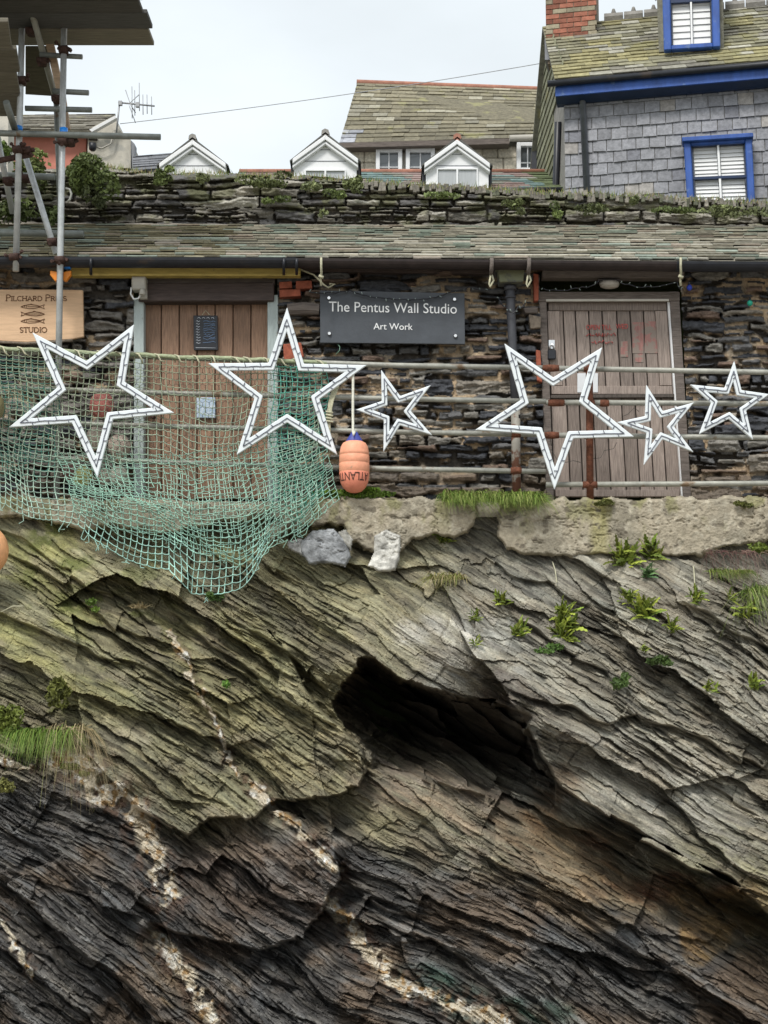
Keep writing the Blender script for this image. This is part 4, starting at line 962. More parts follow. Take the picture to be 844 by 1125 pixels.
q0 = e0 - nb * (ov - .05) - ez * (ov * pit + .0) - ex * .1
fa.prism([q0 + ez * .0, q0 + ex * (WID + .2), q0 + ex * (WID + .2) - ez * .16, q0 - ez * .16], nb * .04); bevel(fa.build('fascia', M['blue'], bh))
so = MB(); so.prism([q0 - ez * .16 + nb * .03, q0 - ez * .16 + nb * .03 + ex * (WID + .2), q0 - ez * .20 + nb * .2 + ex * (WID + .2), q0 - ez * .20 + nb * .2], nb * .12); so.build('soffit', M['navy'], bh)
gt = MB(); gt.tube([q0 - nb * .05 + ez * .01 - ex * .1, q0 - nb * .05 + ez * .01 + ex * (WID + .2)], .046, 10); gt.build('gutter', M['black'], bh)
dn = MB(); a, b = HW(639, 85, -.30), HW(639.5, 99, -.10); dn.tube([a, HW(639.2, 91, -.24), b, HW(645, 214, -.08)], .045, 10); dn.build('downpipe', mat('grey_pipe', (.13, .14, .165), .5, 0, .2, 8), bh)
# lower window
def sash(poly, off, parent, name, blinds=True, fw=4.5):
    (ax, ay), (bx, by), (cx, cy), (dx, dy) = poly
    def Q(u, v): 
        x0 = ax + (bx - ax) * u; y0 = ay + (by - ay) * u; x1 = dx + (cx - dx) * u; y1 = dy + (cy - dy) * u
        return (x0 + (x1 - x0) * v, y0 + (y1 - y0) * v)
    def qd(u0, v0, u1, v1): return [Q(u0, v0), Q(u1, v0), Q(u1, v1), Q(u0, v1)]
    wu, wv = fw / (bx - ax), fw / (dy - ay)
    f = MB(); HP(f, qd(0, 0, wu * 1.7, 1), off, .12); HP(f, qd(1 - wu * 1.7, 0, 1, 1), off, .12); HP(f, qd(wu * 1.7, 0, 1 - wu * 1.7, wv * 1.7), off + .002, .12); HP(f, qd(wu * 1.7, 1 - wv, 1 - wu * 1.7, 1), off + .002, .12)
    fo = bevel(f.build(name, M['blue'], parent), .012)
    s_ = MB(); u0, u1, v0, v1 = wu * 1.7, 1 - wu * 1.7, wv * 1.7, 1 - wv
    um = (u0 + u1) / 2; vm = v0 + (v1 - v0) * .55
    HP(s_, qd(u0, v0, u1, v0 + .02), off + .05, .06); HP(s_, qd(u0, vm - .018, u1, vm + .018), off + .045, .06)
    for a_ in (u0, u1 - .02): HP(s_, qd(a_, v0, a_ + .02, v1), off + .052, .05)
    s_.build('sash', M['navy'], fo)
    g_ = MB(); HP(g_, qd(um - .016, v0, um + .016, v1), off + .048, .05); g_.build('glazing_bar', M['white'], fo)
    if blinds:
        bl_ = MB(); n = 15
        for (ua, ub) in ((u0 + .035, um - .025), (um + .025, u1 - .035)):
            for k in range(n):
                va = v0 + .02 + (v1 - v0 - .02) * k / n; vb_ = va + (v1 - v0) / n * 1.0
                p = [HW(*Q(ua, va), off + .130), HW(*Q(ub, va), off + .130), HW(*Q(ub, vb_), off + .108), HW(*Q(ua, vb_), off + .108)]; bl_.prism(p, nb * .006)
        bl_.build('blind', M['blind'], fo)
    gl_ = MB(); HP(gl_, qd(u0, v0, u1, v1), off + .16, .01, (.2, .2, .2)); gl_.build('pane', M['glass_pale'], fo)
sash([(751, 152.5), (826, 148), (830, 228), (755.5, 230)], -.24, bh, 'window')
hd = MB(); HP(hd, [(749, 150.5), (827.5, 145.5), (828, 150.5), (749.5, 155.5)], -.30, .24); bevel(hd.build('window_hood', M['blue'], bh), .01)
# roof dormer with blue sash
do = .12
dm = MB(); HP(dm, [(719, -75), (793, -78), (795.5, 53), (724, 57)], do + .02, 1.6, (.20, .195, .15)); dmo = dm.build('dormer', M['mossy_slate'], bh)
sash([(726, -66), (789, -70), (791.5, 51), (729.5, 55)], do - .18, bh, 'dormer_window', True, 5)
dr = MB(); HP(dr, [(714, -76), (757, -120), (800, -80), (798, -70), (757, -108), (716, -66)], do - .24, 1.9); dr.build('dormer_roof', M['navy'], bh)
# chimney
def bricks_col(rs):
    g = rs.uniform(.7, 1.3); return (.30 * g, .12 * g, .08 * g) if rs.random() < .7 else (.27 * g, .24 * g, .17 * g)
ch = MB(); rs = random.Random(4); cO = rL + ex * .12 - nb * .45
ch.prism([cO - ez * .8, cO + ex * .72 - ez * .8, cO + ex * .72 + ez * 1.25, cO + ez * 1.25], nb * .9, (.25, .2, .15))
z = -0.42
kk = 0
while z < 1.2:
    u = -.02 - (.1 if kk % 2 else 0)
    while u < .74:
        a_, b_ = max(u, -.02), min(u + .2, .74); u += .212
        if b_ - a_ > .03: ch.prism([cO + ex * a_ + ez * z - nb * .015, cO + ex * b_ + ez * z - nb * .015, cO + ex * b_ + ez * (z + .065) - nb * .015, cO + ex * a_ + ez * (z + .065) - nb * .015], nb * .03, bricks_col(rs))
    for v in (0, .23, .46, .69): 
        p0 = cO - ex * .015 + nb * v + ez * z; ch.prism([p0, p0 + nb * .2, p0 + nb * .2 + ez * .065, p0 + ez * .065], ex * .03, bricks_col(rs))
    z += .078; kk += 1
ch.build('chimney', M['chimney'], bh)
fl2 = MB(); fl2.prism([cO - ez * .75 - ex * .04 - nb * .03, cO + ex * .76 - ez * .75 - nb * .03, cO + ex * .76 - ez * .42 - nb * .03, cO - ex * .04 - ez * .42 - nb * .03], nb * .96); fl2.build('flashing', M['lead'], bh)

# middle house: long slate roof, low wall of blocks with white windows
mh = thing('slate_roofed_house', 'grey house with long lichened slate roof and white casement windows', 'house', np.array((2.0, 10.4, 3.3)))
MB().prism([(P(380, 150, 9.8)[0], 9.8, 3.3), (P(700, 150, 9.8)[0], 9.8, 3.3), (P(700, 150, 9.8)[0], 9.8, P(500, 156, 9.8)[2]), (P(380, 150, 9.8)[0], 9.8, P(500, 156, 9.8)[2])], (0, 5, 0)).build('wall_core', M['render'], mh)
bk = MB(); rs = random.Random(6)
for (x0, x1, y0, y1) in ((384, 400, 163, 178), (400.5, 414, 163, 178), (384, 400, 178.5, 195), (400.5, 414, 178.5, 195), (530, 547, 160, 173), (547.5, 568, 160, 173), (530, 553, 173.5, 190), (553.5, 568, 173.5, 190), (478, 500, 160, 190), (500.5, 530, 160, 190)):
    g = rs.uniform(.8, 1.2); bk.rpx(x0, y0, x1, y1, 9.74, .08, (.52 * g, .48 * g, .39 * g))
bevel(bk.build('block_cladding', M['stone'], mh), .02)
def mcol(rs, u, v):
    g = rs.uniform(.75, 1.25); c_ = (.165, .148, .10)
    if rs.random() < .12: c_ = (.25, .235, .18)
    if rs.random() < .006: c_ = (.6, .6, .58)
    if u < .06 and v < .14: c_ = (.3, .31, .34)
    return tuple(k * g * (1 + .35 * v) for k in c_)
mroof = slates(P(373, 158, 9.6), P(720, 148.5, 9.6), P(720, 103, 12.6), P(393, 90.5, 12.6), 15, .27, .014, mcol, 14, .25, .1)
mroof.build('roof', M['mossy_slate'], mh)
b_ = MB(); b_.tube([P(392, 90.5, 12.6), P(720, 103, 12.6)], .06, 8); b_.build('ridge_tiles', M['terracotta'], mh)
MB().prism([P(393, 91.5, 12.62), P(720, 104, 12.62), np.array(P(720, 104, 12.62)) + np.array((0, 3, -2.4)), np.array(P(393, 91.5, 12.62)) + np.array((0, 3, -2.4))], (0, 0, -.05), (.2, .2, .17)).build('rear_roof', M['mossy_slate'], mh)
MB().prism([P(377, 158, 9.9), P(394, 93, 12.6), np.array(P(377, 158, 9.9)) + np.array((0, 5.6, 0))], (.2, 0, 0)).build('gable', M['grey_render'], mh)
b_ = MB(); b_.ppx([(372, 157), (560, 152), (560, 158), (372, 162.5)], 9.5, .3); bevel(b_.build('fascia', M['oldwood'], mh))
b_ = MB(); b_.tube([P(560, 152, 9.45), P(700, 148, 9.45)], .06, 8); b_.build('gutter', M['fitting'], mh)
for (x0, x1, n_) in ((413, 442, 1), (446, 478, 1), (568, 592, 1)):
    y0, y1 = (162, 192) if x0 < 500 else (156, 187)
    f = MB(); f.rpx(x0, y0, x0 + 4.5, y1, 9.62, .2); f.rpx(x1 - 4.5, y0, x1, y1, 9.62, .2); f.rpx(x0 + 4.5, y0, x1 - 4.5, y0 + 4.5, 9.622, .2); f.rpx(x0 + 4.5, y1 - 3, x1 - 4.5, y1, 9.622, .2)
    xm = (x0 + x1) / 2; f.rpx(xm - .6, y0 + 4, xm + .6, y1 - 3, 9.66, .05); f.rpx(x0 + 4, y1 - 9, x1 - 4, y1 - 8, 9.662, .05)
    fo = bevel(f.build('window', M['white'], mh), .01); g_ = MB(); g_.rpx(x0 + 3, y0 + 3, x1 - 3, y1 - 2, 9.70, .01); g_.build('pane', M['glass'], fo)

# front cottage: multicoloured slate roof with three white gabled dormers
fc = thing('dormer_cottage', 'white cottage with three gabled white dormers peeping over the wall', 'house', np.array((0.5, 6.0, 3.3)))
ez_ = float(P(560, 207, 5.6)[2]); rz_ = float(P(560, 189, 7.2)[2])
xl, xr = float(P(250, 200, 5.6)[0]), float(P(622, 200, 5.6)[0])
MB().prism([(xl, 5.75, 3.3), (xr - .05, 5.75, 3.3), (xr - .05, 5.75, ez_ + .02), (xl, 5.75, ez_ + .02)], (0, 3, 0)).build('wall', M['white'], fc)
def fcol(rs, u, v):
    g = rs.uniform(.8, 1.25); r = rs.random(); n = float(fbm(np.array(u * 12.), np.array(v * 2.), 620, 3))
    c_ = (.15, .22, .21) if n > 0 else (.30, .22, .20)
    if r < .2: c_ = (.24, .24, .20)
    if u > .93: c_ = (.13, .16, .08)
    return tuple(k * g for k in c_)
slates((xl, 5.5, ez_ - .04), (xr + .05, 5.5, ez_ - .04), (xr - .12, 7.2, rz_), (xl, 7.2, rz_), 9, .26, .013, fcol, 15, .25, .1).build('roof', M['slate'], fc)
MB().prism([(xl, 7.25, rz_ - .02), (xr - .12, 7.25, rz_ - .02), (xr, 8.75, ez_), (xl, 8.75, ez_)], (0, 0, -.05), (.2, .2, .2)).build('rear_roof', M['slate'], fc)
MB().prism([(xr - .15, 5.75, ez_ - .1), (xr - .15, 7.2, rz_ - .06), (xr - .15, 8.7, ez_ - .1)], (.1, 0, 0)).build('gable', M['white'], fc)
b_ = MB(); b_.tube([(xl, 7.2, rz_ + .01), (xr - .12, 7.2, rz_ + .01)], .04, 8); b_.build('ridge_tiles', M['terracotta'], fc)
b_ = MB(); b_.tube([(xr + .05, 5.5, ez_ - .05), (xr - 1.3, 5.5, ez_ - .05)], .035, 8); b_.build('gutter', M['black'], fc)
def dormer(xc, apex, sh, half, bot, red, full):
    """xc centre, apex y, shoulder y, half width px, Y plane 5.5"""
    D = 5.42
    g = MB(); g.ppx([(xc, apex + 3), (xc + half - 2, sh + 3), (xc + half - 2.5, bot), (xc - half + 2.5, bot), (xc - half + 2, sh + 3)], D - .08, 1.9, (1, 1, 1)); go = g.build('dormer', M['white'], fc)
    v = MB()                                     # layered white bargeboards
    for k, (a_, wdt, yo) in enumerate(((1.5, 5.5, -.06), (8.5, 3.5, -.035))):
        for s_ in (-1, 1):
            sl_ = (sh - apex) / half
            v.ppx([(xc, apex + a_), (xc, apex + a_ + wdt), (xc + s_ * (half - .5), sh + a_ + wdt - sl_ * .5), (xc + s_ * (half - .5), sh + a_ - sl_ * .5)], D + yo - .12 - (.002 if s_ > 0 else 0), .17 if k == 0 else .12)
    bevel(v.build('bargeboard', M['white'], go), .008)
    ln = MB(); wsh = half * .58
    for yy in (apex + (sh - apex) * .66, sh + 3.5):
        hw = half * .92 * min(1, (yy - apex - 9) / (sh - apex)) ; ln.rpx(xc - hw, yy, xc + hw, yy + .8, D - .086, .01)
    ln.build('cladding_joint', M['lead'], go)
    rf = MB()
    for s_ in (-1, 1):
        p = [P(xc, apex - 1.5, D - .14), P(xc + s_ * (half + 2.5), sh + 3.0, D - .14), P(xc + s_ * (half + 2.5), sh + 4.6, D - .14), P(xc, apex + .6, D - .14)]
        rf.prism(p, (0, 2.1, 0), (.10, .10, .09))
    rf.build('dormer_roof', M['slate'], go)
    rr = MB(); rr.tube([P(xc, apex - 1, D - .14), np.array(P(xc, apex - 1, D - .14)) + np.array((0, 2.1, 0))], .06, 7, smooth=False); rr.build('dormer_ridge', M['terracotta' if red else 'grey_render'], go)
    for s_ in (-1, 1): MB().ppx([(xc + s_ * (half - 1.5), sh + 4), (xc + s_ * (half + 1.5), sh + 5), (xc + s_ * (half + 1.5), bot), (xc + s_ * (half - 1.5), bot)], D + .02, 1.8).build('cheek', M['black'], go)
    if full:
        w = MB(); wy = full; hw = half * .62
        w.rpx(xc - hw, wy, xc - hw + 1.4, bot, D - .11, .05); w.rpx(xc + hw - 1.4, wy, xc + hw, bot, D - .11, .05); w.rpx(xc - hw + 1.4, wy, xc + hw - 1.4, wy + 1.5, D - .111, .05); w.rpx(xc - 1, wy + 1.5, xc + 1, bot, D - .112, .05)
        wo_ = w.build('window_frame', M['white'], go)
        gp = MB(); gp.rpx(xc - hw + 1, wy + 1, xc + hw - 1, bot, D - .086, .004); gp.build('window_pane', M['glass_pale'], go)
dormer(211.5, 152, 178, 37, 214, False, None); dormer(357.5, 146.5, 173, 36.5, 216, False, 186); dormer(502.5, 151.5, 178, 36.5, 226, True, 184.5)
# roof of the left dormer runs back to the left
b_ = MB(); slates(P(146, 188, 5.9), P(180, 186, 5.9), P(190, 168, 7.0), P(146, 171.5, 7.0), 6, .26, .013, lambda rs, u, v: (lambda g: (.17 * g, .175 * g, .19 * g))(rs.uniform(.8, 1.2)), 19).build('side_roof', M['slate'], fc)

# pink house and pale outbuilding at left
ph = thing('coral_house', 'coral pink rendered house with slate roof beyond the shrubs', 'house', np.array((-5.5, 8, 3.3)))
MB().prism([(P(-60, 142, 8)[0], 8, 3.3), (P(95, 142, 8)[0], 8, 3.3), P(95, 141, 8), P(-60, 141, 8)], (0, 3, 0)).build('wall', M['pink'], ph)
MB().prism([(P(95.2, 142, 7.9)[0], 7.9, 3.3), (P(146, 160, 7.9)[0], 7.9, 3.3), P(144, 154, 7.9), P(131, 142, 7.9), P(126, 127, 7.9), P(97, 142, 7.9)], (0, 3, 0)).build('end_wall', M['render'], ph)
slates(P(-60, 143.5, 7.75), P(100, 142.5, 7.75), P(127, 125, 9.6), P(-60, 127, 9.6), 9, .28, .014, lambda rs, u, v: (lambda g: (.20 * g, .185 * g, .15 * g))(rs.uniform(.75, 1.25)), 22).build('roof', M['mossy_slate'], ph)
b_ = MB(); b_.ppx([(98, 142.5), (126.5, 127), (128.5, 129.5), (101, 145)], 7.7, .1); bevel(b_.build('bargeboard', M['white'], ph))
b_ = MB(); b_.ppx([(144, 154), (148, 158), (147, 190), (145.5, 190)], 7.88, .2); b_.build('edge_trim', M['lead'], ph)
b_ = MB(); b_.lathe(P(102, 160, 7.75), [(.02, .05), (.06, .04), (.06, -.06), (.03, -.09)], 10); b_.rpx(97, 147, 106, 152, 7.8, .1); b_.build('outdoor_light', M['black'], ph)
b_ = MB(); b_.tube([P(126, 143, 7.8), P(122, 158, 7.8), P(112, 163, 7.8), P(104, 161, 7.8)], .015, 5); b_.build('service_cable', M['fitting'], ph)
rh = thing('rendered_house', 'pale pebbledashed house wall behind the scaffold at far left', 'house', np.array((P(-150, 180, 4.0)[0], 5, 3.3)))
MB().prism([(P(-400, 180, 4)[0], 4, 3.3), (P(11, 180, 4)[0], 4, 3.3), P(11.5, -60, 4), P(-400, -60, 4)], (0, .3, 0)).build('wall', M['render'], rh)
MB().prism([P(-400, -60, 3.7), P(20, -60, 3.7), P(20, -80, 5.5), P(-400, -80, 5.5)], (0, 0, .05), (.2, .2, .2)).build('roof', M['slate'], rh)

# television aerial and overhead cable
ta = thing('tv_aerial', 'thin rooftop television aerial beside the pale end wall', 'aerial', P(130, 158, 7.6))
b_ = MB(); b_.tube([P(128, 146, 7.6), P(131.5, 112, 7.6)], .016, 6); b_.build('mast', M['aerial'], ta)
b_ = MB(); b_.tube([P(130, 112.5, 7.6), P(170, 116.5, 7.6)], .014, 6); b_.rpx(130, 110.5, 134, 115, 7.57, .06); b_.rpx(149, 112, 153, 117, 7.57, .06); b_.build('boom', M['aerial'], ta)
b_ = MB()
for k, (x_, a_, c_) in enumerate(((145, 95, 130), (148, 99, 127), (153, 91, 122), (157, 104, 126), (161.5, 104, 125), (166.5, 106, 126))): b_.tube([P(x_, a_, 7.6), P(x_ + .3, c_, 7.6)], .007, 5)
b_.tube([P(138, 99, 7.6), P(143, 113, 7.55), P(153, 104, 7.6)], .009, 5); b_.tube([P(143, 114, 7.55), P(149, 124, 7.6)], .009, 5); b_.tube([P(142, 116, 7.6), P(149, 135, 7.6)], .007, 5); b_.build('elements', M['aerial'], ta)
b_ = MB(); pts = []
for k in range(25): u = k / 24; pts.append(P(132 + (598 - 132) * u, 136 + (69 - 136) * u + 3.5 * 4 * u * (1 - u), 7.6 + (8.2 - 7.6) * u))
b_.tube(pts, .0065, 5); o = b_.build('overhead_cable', M['aerial'], None, pts[0]); tag(o, 'thin overhead cable sagging across the sky to the slate house', 'cable')

# ------------------------------------------------------------------ scaffold
sc_ = thing('scaffold', 'galvanised tube scaffold with braces standing left of the brown door', 'scaffold', P(63, 545, -.45))
def pole(x0, y0, Y0, x1, y1, Y1, name, mn='galv', r=.0315, open_end=False):
    a, b = P(x0, y0, Y0), P(x1, y1, Y1); q = MB(); q.tube([a, b], r, 14)
    if open_end:
        d = (a - b) / np.linalg.norm(a - b); q.tube([a + d * .001, a + d * .003], r * .8, 14, (.02, .02, .02))
    return q.build(name, M[mn], sc_)
pole(26.8, -70, -.45, 17.5, 298, -.45, 'standard'); pole(72.2, -70, -.45, 62, 548, -.45, 'standard')
pole(-120, 19, -.52, 61.5, 20.5, -.52, 'ledger', 'galv_dull'); pole(-120, 143.5, -.53, 176.5, 150.6, -.53, 'ledger', 'galv_dull')
pole(-120, 289, -.38, 76, 291, -.38, 'ledger', 'galv'); pole(-60, 255, .1, 92, 257, .1, 'ledger', 'galv_dull', .036); pole(-60, 190.5, .6, 60.5, 194.5, .6, 'ledger', 'galv_dull', .036)
pole(44, 60, -.38, 90.5, 62.5, -.38, 'transom', 'galv_dull', .026); pole(58, 100, -.36, 97.5, 102, -.36, 'transom', 'galv_dull', .028); pole(28, 119, -.36, 101, 120.8, -.36, 'transom', 'galv_dull', .028)
pole(29, -8, -.9, 62, 110, .1, 'brace', 'rail'); pole(26, 165, .05, 62, 280, -.3, 'brace'); pole(-5, 140, -.3, 14, 234, .3, 'brace')
pole(-40, 184, -.5, 35, 169.5, -.4, 'transom', 'rust_dark', .030); pole(6.8, 112, -.8, 16.5, 142, -.5, 'transom', 'galv_dull', .033, True)
pole(62, 110, .1, 68, 270, .3, 'standard', 'galv_dull', .03)
def coupler(px, py, Y, ang=0, s=1.0, seed=0):
    rs = random.Random(seed + int(px)); q = MB(); c0 = P(px, py, Y)
    q.tube([c0 + np.array((0, 0, -.032 * s)), c0 + np.array((0, 0, .032 * s))], .043 * s, 12)
    q.tube([c0 + np.array((-.045 * s, -.05 * s, .0)), c0 + np.array((.045 * s, -.05 * s, .005))], .036 * s, 10)
    q.box(c0 + np.array((.05 * s, -.03, .01)), .06 * s, .05 * s, .03 * s, Matrix.Rotation(rs.uniform(-.6, .6), 3, 'Y'))
    for k in range(2): d = np.array((rs.uniform(-.09, .09), -.08, rs.uniform(-.06, .06))) * s; q.tube([c0, c0 + d], .010, 6); q.tube([c0 + d * .9, c0 + d * 1.1], .018, 6, smooth=False)
    return q.build('coupler', M['rust_dark'], sc_)
for k, (x_, y_, Y_c) in enumerate(((70.8, 56.5, -.45), (24.5, 90, -.46), (47, 69, -.3), (63, 110, .05), (70, 157, -.46), (20.5, 166, -.45), (17, 284, -.44), (67, 287, -.46), (58.5, 267, -.3), (10, 200, -.1), (30, 167, -.4), (29, 197, .5), (35, 36, -.5), (78, 157, -.44))): coupler(x_, y_, Y_c, 0, 1.0, k)
MB().tube([P(70, 141, -.45), P(70, 150, -.45)], .042, 12).build('blue_band', M['bluecap'], sc_); MB().tube([P(20.5, 139, -.45), P(20.3, 144, -.45)], .042, 12).build('blue_band', M['bluecap'], sc_)
q = MB(); q.tube([P(71, 291, -.385), P(78, 291, -.385)], .045, 14); q.build('end_cap', M['bluecap'], sc_)
q = MB()
for s_ in (-1, 1): q.ppx([(66.5 + s_ * 3, 298.5), (66.5 + s_ * 11.5, 297), (66.5 + s_ * 11.5, 302), (66.5 + s_ * 6, 309), (66.5 + s_ * 3, 308)], -.40, .05)
bevel(q.build('safety_cap', M['orange'], sc_), .006)
q = MB(); q.tube([P(72, 207, -.44), P(76.5, 208, -.44), P(78.5, 213, -.44), P(77, 219, -.44), P(74, 222, -.44)], .012, 6); q.build('strap', M['rail'], sc_)

def sboard(label, quad, Ys, col, th=.045, up=True):
    pts = [P(x, y, Yk) for (x, y), Yk in zip(quad, Ys)]
    mb = MB(); mb.prism(pts, (0, 0, th), col); o = mb.build('scaffold_board', M['board'], None, pts[0]); bevel(o, .004); tag(o, label, 'board', 'boards on the scaffold')
zd = 4.72
def deck(label, x0, x1, ya, yb, z, col):
    pts = [PZ(x0, ya, z), PZ(x1, ya, z), PZ(x1 + .4, yb, z), PZ(x0, yb, z)]
    # keep the board square: same x at both long edges' ends
    xr_ = (pts[1][0] + pts[2][0]) / 2; pts[1][0] = xr_; pts[2][0] = xr_; pts[3][0] = pts[0][0]
    mb = MB(); mb.prism(pts, (0, 0, .045), col); o = mb.build('scaffold_board', M['board'], None, pts[0]); bevel(o, .004); tag(o, label, 'board', 'boards on the scaffold')
deck('nearest dark scaffold board of the upper deck', -160, 154, -14, .3, zd, (.085, .078, .065)); deck('second dark scaffold board of the upper deck', -160, 154.5, 1, 14, zd, (.075, .07, .062))
deck('third dark grey scaffold board of the upper deck', -160, 164.5, 14.6, 31.5, zd, (.085, .083, .08)); deck('palest brown scaffold board at the rear of the upper deck', -160, 166, 32.2, 50, zd, (.19, .17, .13))
for k, (x1, ya, yb, lb) in enumerate(((13, 24, 54, 'topmost'), (22, 54.5, 79.5, 'second'), (22, 80, 103, 'third'), (24.5, 103.5, 128, 'lowest'))):
    Ya, Yb = -1.5 + .33 * k, -1.5 + .33 * (k + 1)
    g = (1.0, .85, 1.0, .9)[k]
    sboard(lb + ' of four stacked scaffold boards at the far left', [(-140, ya), (x1 - 4, ya), (x1, yb), (-140, yb)], (Ya, Ya, Yb, Yb), (.17 * g, .155 * g, .12 * g))
sboard('dark plywood sheet slung under the scaffold deck', [(28, 52), (52, 52), (60, 106), (28, 104)], (-.05, -.05, .5, .5), (.085, .078, .05), .02)
o = MB().ppx([(50, 48), (59, 48), (69.5, 100), (62, 100)], -.28, .06, (.50, .36, .24)).build('timber_prop', M['board'], None, P(60, 100, -.28)); bevel(o); tag(o, 'pale new timber leaning behind the scaffold standard', 'timber')
o = MB().ppx([(66, 100), (71, 100), (77, 141), (73, 141)], .2, .05, (.45, .33, .24)).build('timber_prop', M['board'], None, P(72, 140, .2)); bevel(o); tag(o, 'thin pale batten below the deck against the slate roof', 'timber')

# ------------------------------------------------------------------ railing
rl = thing('railing', 'four bar weathered pipe railing along the ledge in front of both doors', 'railing', P(648, 552, -.74))
RYR = -.74
for (ya, yb, yc, Yo) in ((383, 393, 401.3, 0), (425, 432, 438, 0), (463, 468.5, 474.5, 0), (500, 508, 515, 0)):
    q = MB(); q.tube([P(-120, ya - 3, RYR), P(190, yb, RYR), P(430, yc, RYR), P(600, yc + 3, RYR)], .026, 10); q.build('rail', M['rail'], rl)
for (ya, yb) in ((404.5, 409), (442, 443.5), (478, 481), (532.5, 531)):
    q = MB(); q.tube([P(600, ya, RYR), P(844, yb, RYR), P(960, yb + (yb - ya) * .4, RYR)], .027, 10); q.build('rail', M['rail'], rl)
q = MB(); q.tube([P(647.5, 398, RYR), P(648.5, 552, RYR)], .036, 10); q.build('post', M['rust'], rl)
for (x_, y_, w_) in ((605, 404.5, 9), (611, 442.6, 9), (606, 478.2, 8), (648, 405.2, 7), (648, 442.8, 5), (648, 478.8, 6), (648, 532.5, 8), (567, 477, 5), (567, 517, 6), (664, 443, 5)):
    q = MB(); q.tube([P(x_ - w_, y_, RYR), P(x_ - w_ * .3, y_, RYR), P(x_ + w_ * .3, y_, RYR), P(x_ + w_, y_, RYR)], [.031, .036, .036, .031], 10); q.build('joint', M['rust'], rl)

# ------------------------------------------------------------------ light stars
def offset_poly(poly, d):
    n = len(poly); A = sum(poly[i][0] * poly[(i + 1) % n][1] - poly[(i + 1) % n][0] * poly[i][1] for i in range(n)); s_ = 1 if A > 0 else -1; out = []
    for i in range(n):
        p0, p1, p2 = [np.array(poly[(i + k) % n], float) for k in (-1, 0, 1)]
        e1 = (p1 - p0) / np.linalg.norm(p1 - p0); e2 = (p2 - p1) / np.linalg.norm(p2 - p1)
        n1 = np.array((-e1[1], e1[0])) * s_; n2 = np.array((-e2[1], e2[0])) * s_
        a = np.array([e1, -e2]).T; b = (p1 + n2 * d) - (p1 + n1 * d)
        t = np.linalg.solve(a, b); out.append(tuple(p1 + n1 * d + e1 * t[0]))
    return out
def star(name, label, poly, wpx, Y, group='white star light frames on the railing'):
    cx = np.mean([p[0] for p in poly]); cy = max(p[1] for p in poly)
    t = thing('star_light', label, 'star light', P(cx, cy, Y), group)
    inner = offset_poly(poly, wpx); n = len(poly); th = .035
    mb = MB(); fo = [P(x, y, Y) for x, y in poly]; fi_ = [P(x, y, Y) for x, y in inner]; off = np.array((0, th, 0))
    vs = fo + fi_ + [p + off for p in fo] + [p + off for p in fi_]; fs = []
    for i in range(n):
        j = (i + 1) % n; fs += [(i, j, n + j, n + i), (2 * n + i, 3 * n + i, 3 * n + j, 2 * n + j), (i, 2 * n + i, 2 * n + j, j), (n + i, n + j, 3 * n + j, 3 * n + i)]
    mb.add(vs, fs); bevel(mb.build('frame', M['star'], t), .006)
    mid = offset_poly(poly, wpx * .5); cb_ = MB(); tk = MB(); rs = random.Random(int(cx)); flip = 1
    for i in range(n):
        a, b = np.array(mid[i]), np.array(mid[(i + 1) % n]); L = np.linalg.norm(b - a); d = (b - a) / L; nn = np.array((-d[1], d[0]))
        k = max(2, int(L / 5)); pts = []
        for q in range(k + 1):
            u = q / k; p = a + (b - a) * u + nn * rs.uniform(-.45, .45) * (0 < q < k); pts.append(P(p[0], p[1], Y - .006))
        cb_.tube(pts, .0042, 5)
        s0 = 7.0
        while s0 < L - 4:
            p = a + d * s0; e_ = p + nn * flip * wpx * .48 + d * 1.2 * flip; tk.tube([P(p[0], p[1], Y - .007), P(e_[0], e_[1], Y - .007)], .0038, 5); flip = -flip; s0 += rs.uniform(7, 15)
    co = cb_.build('light_cable', M['cable'], t); tk.build('cable_ties', M['cable'], co)
    return t
star('s1', 'large white star frame hung left before the net, tilted point down', [(35.5, 365), (95, 396.5), (147.5, 356), (137, 419.5), (191.5, 453.5), (124, 460.5), (107, 525), (79, 464.5), (9.5, 469.5), (62.5, 426)], 8.2, -.885)
star('s2', 'largest upright white star frame above the brown door right edge', [(315.5, 337.5), (334, 399.5), (403, 401), (351, 438.5), (370.8, 499.8), (315.5, 464), (260, 499.8), (279.5, 437.8), (228.5, 399), (295, 398.5)], 8.0, -.885)
star('s3', 'small white star frame right of the orange buoy rope', [(418.8, 406), (439.8, 435), (473.5, 423), (451.5, 451.5), (475, 478), (439.5, 467), (421.3, 496.5), (421.8, 461.5), (391, 450), (419.5, 440.5)], 6.2, -.875)
star('s4', 'large white star frame left of the rusty post by the grey door', [(554.3, 377), (608, 414.5), (662, 381.3), (645.5, 438.5), (697, 479.8), (630, 481.5), (609.5, 538), (589.5, 477), (522, 472.3), (572, 439.5)], 8.0, -.885)
star('s5', 'small white star frame touching the large star at the grey door', [(710.3, 422.5), (728.5, 451.5), (762.8, 442), (741, 468.8), (762.3, 496.8), (728, 482.5), (707.5, 511), (710.5, 475.5), (678, 463.8), (709, 457)], 6.4, -.875)
star('s6', 'rightmost small white star frame against the stone wall', [(807, 396.3), (815, 428.5), (846, 433), (820, 451), (827.8, 483.3), (801, 460), (768.3, 477), (781.5, 442.5), (758.2, 422.3), (796.5, 426)], 6.4, -.885)

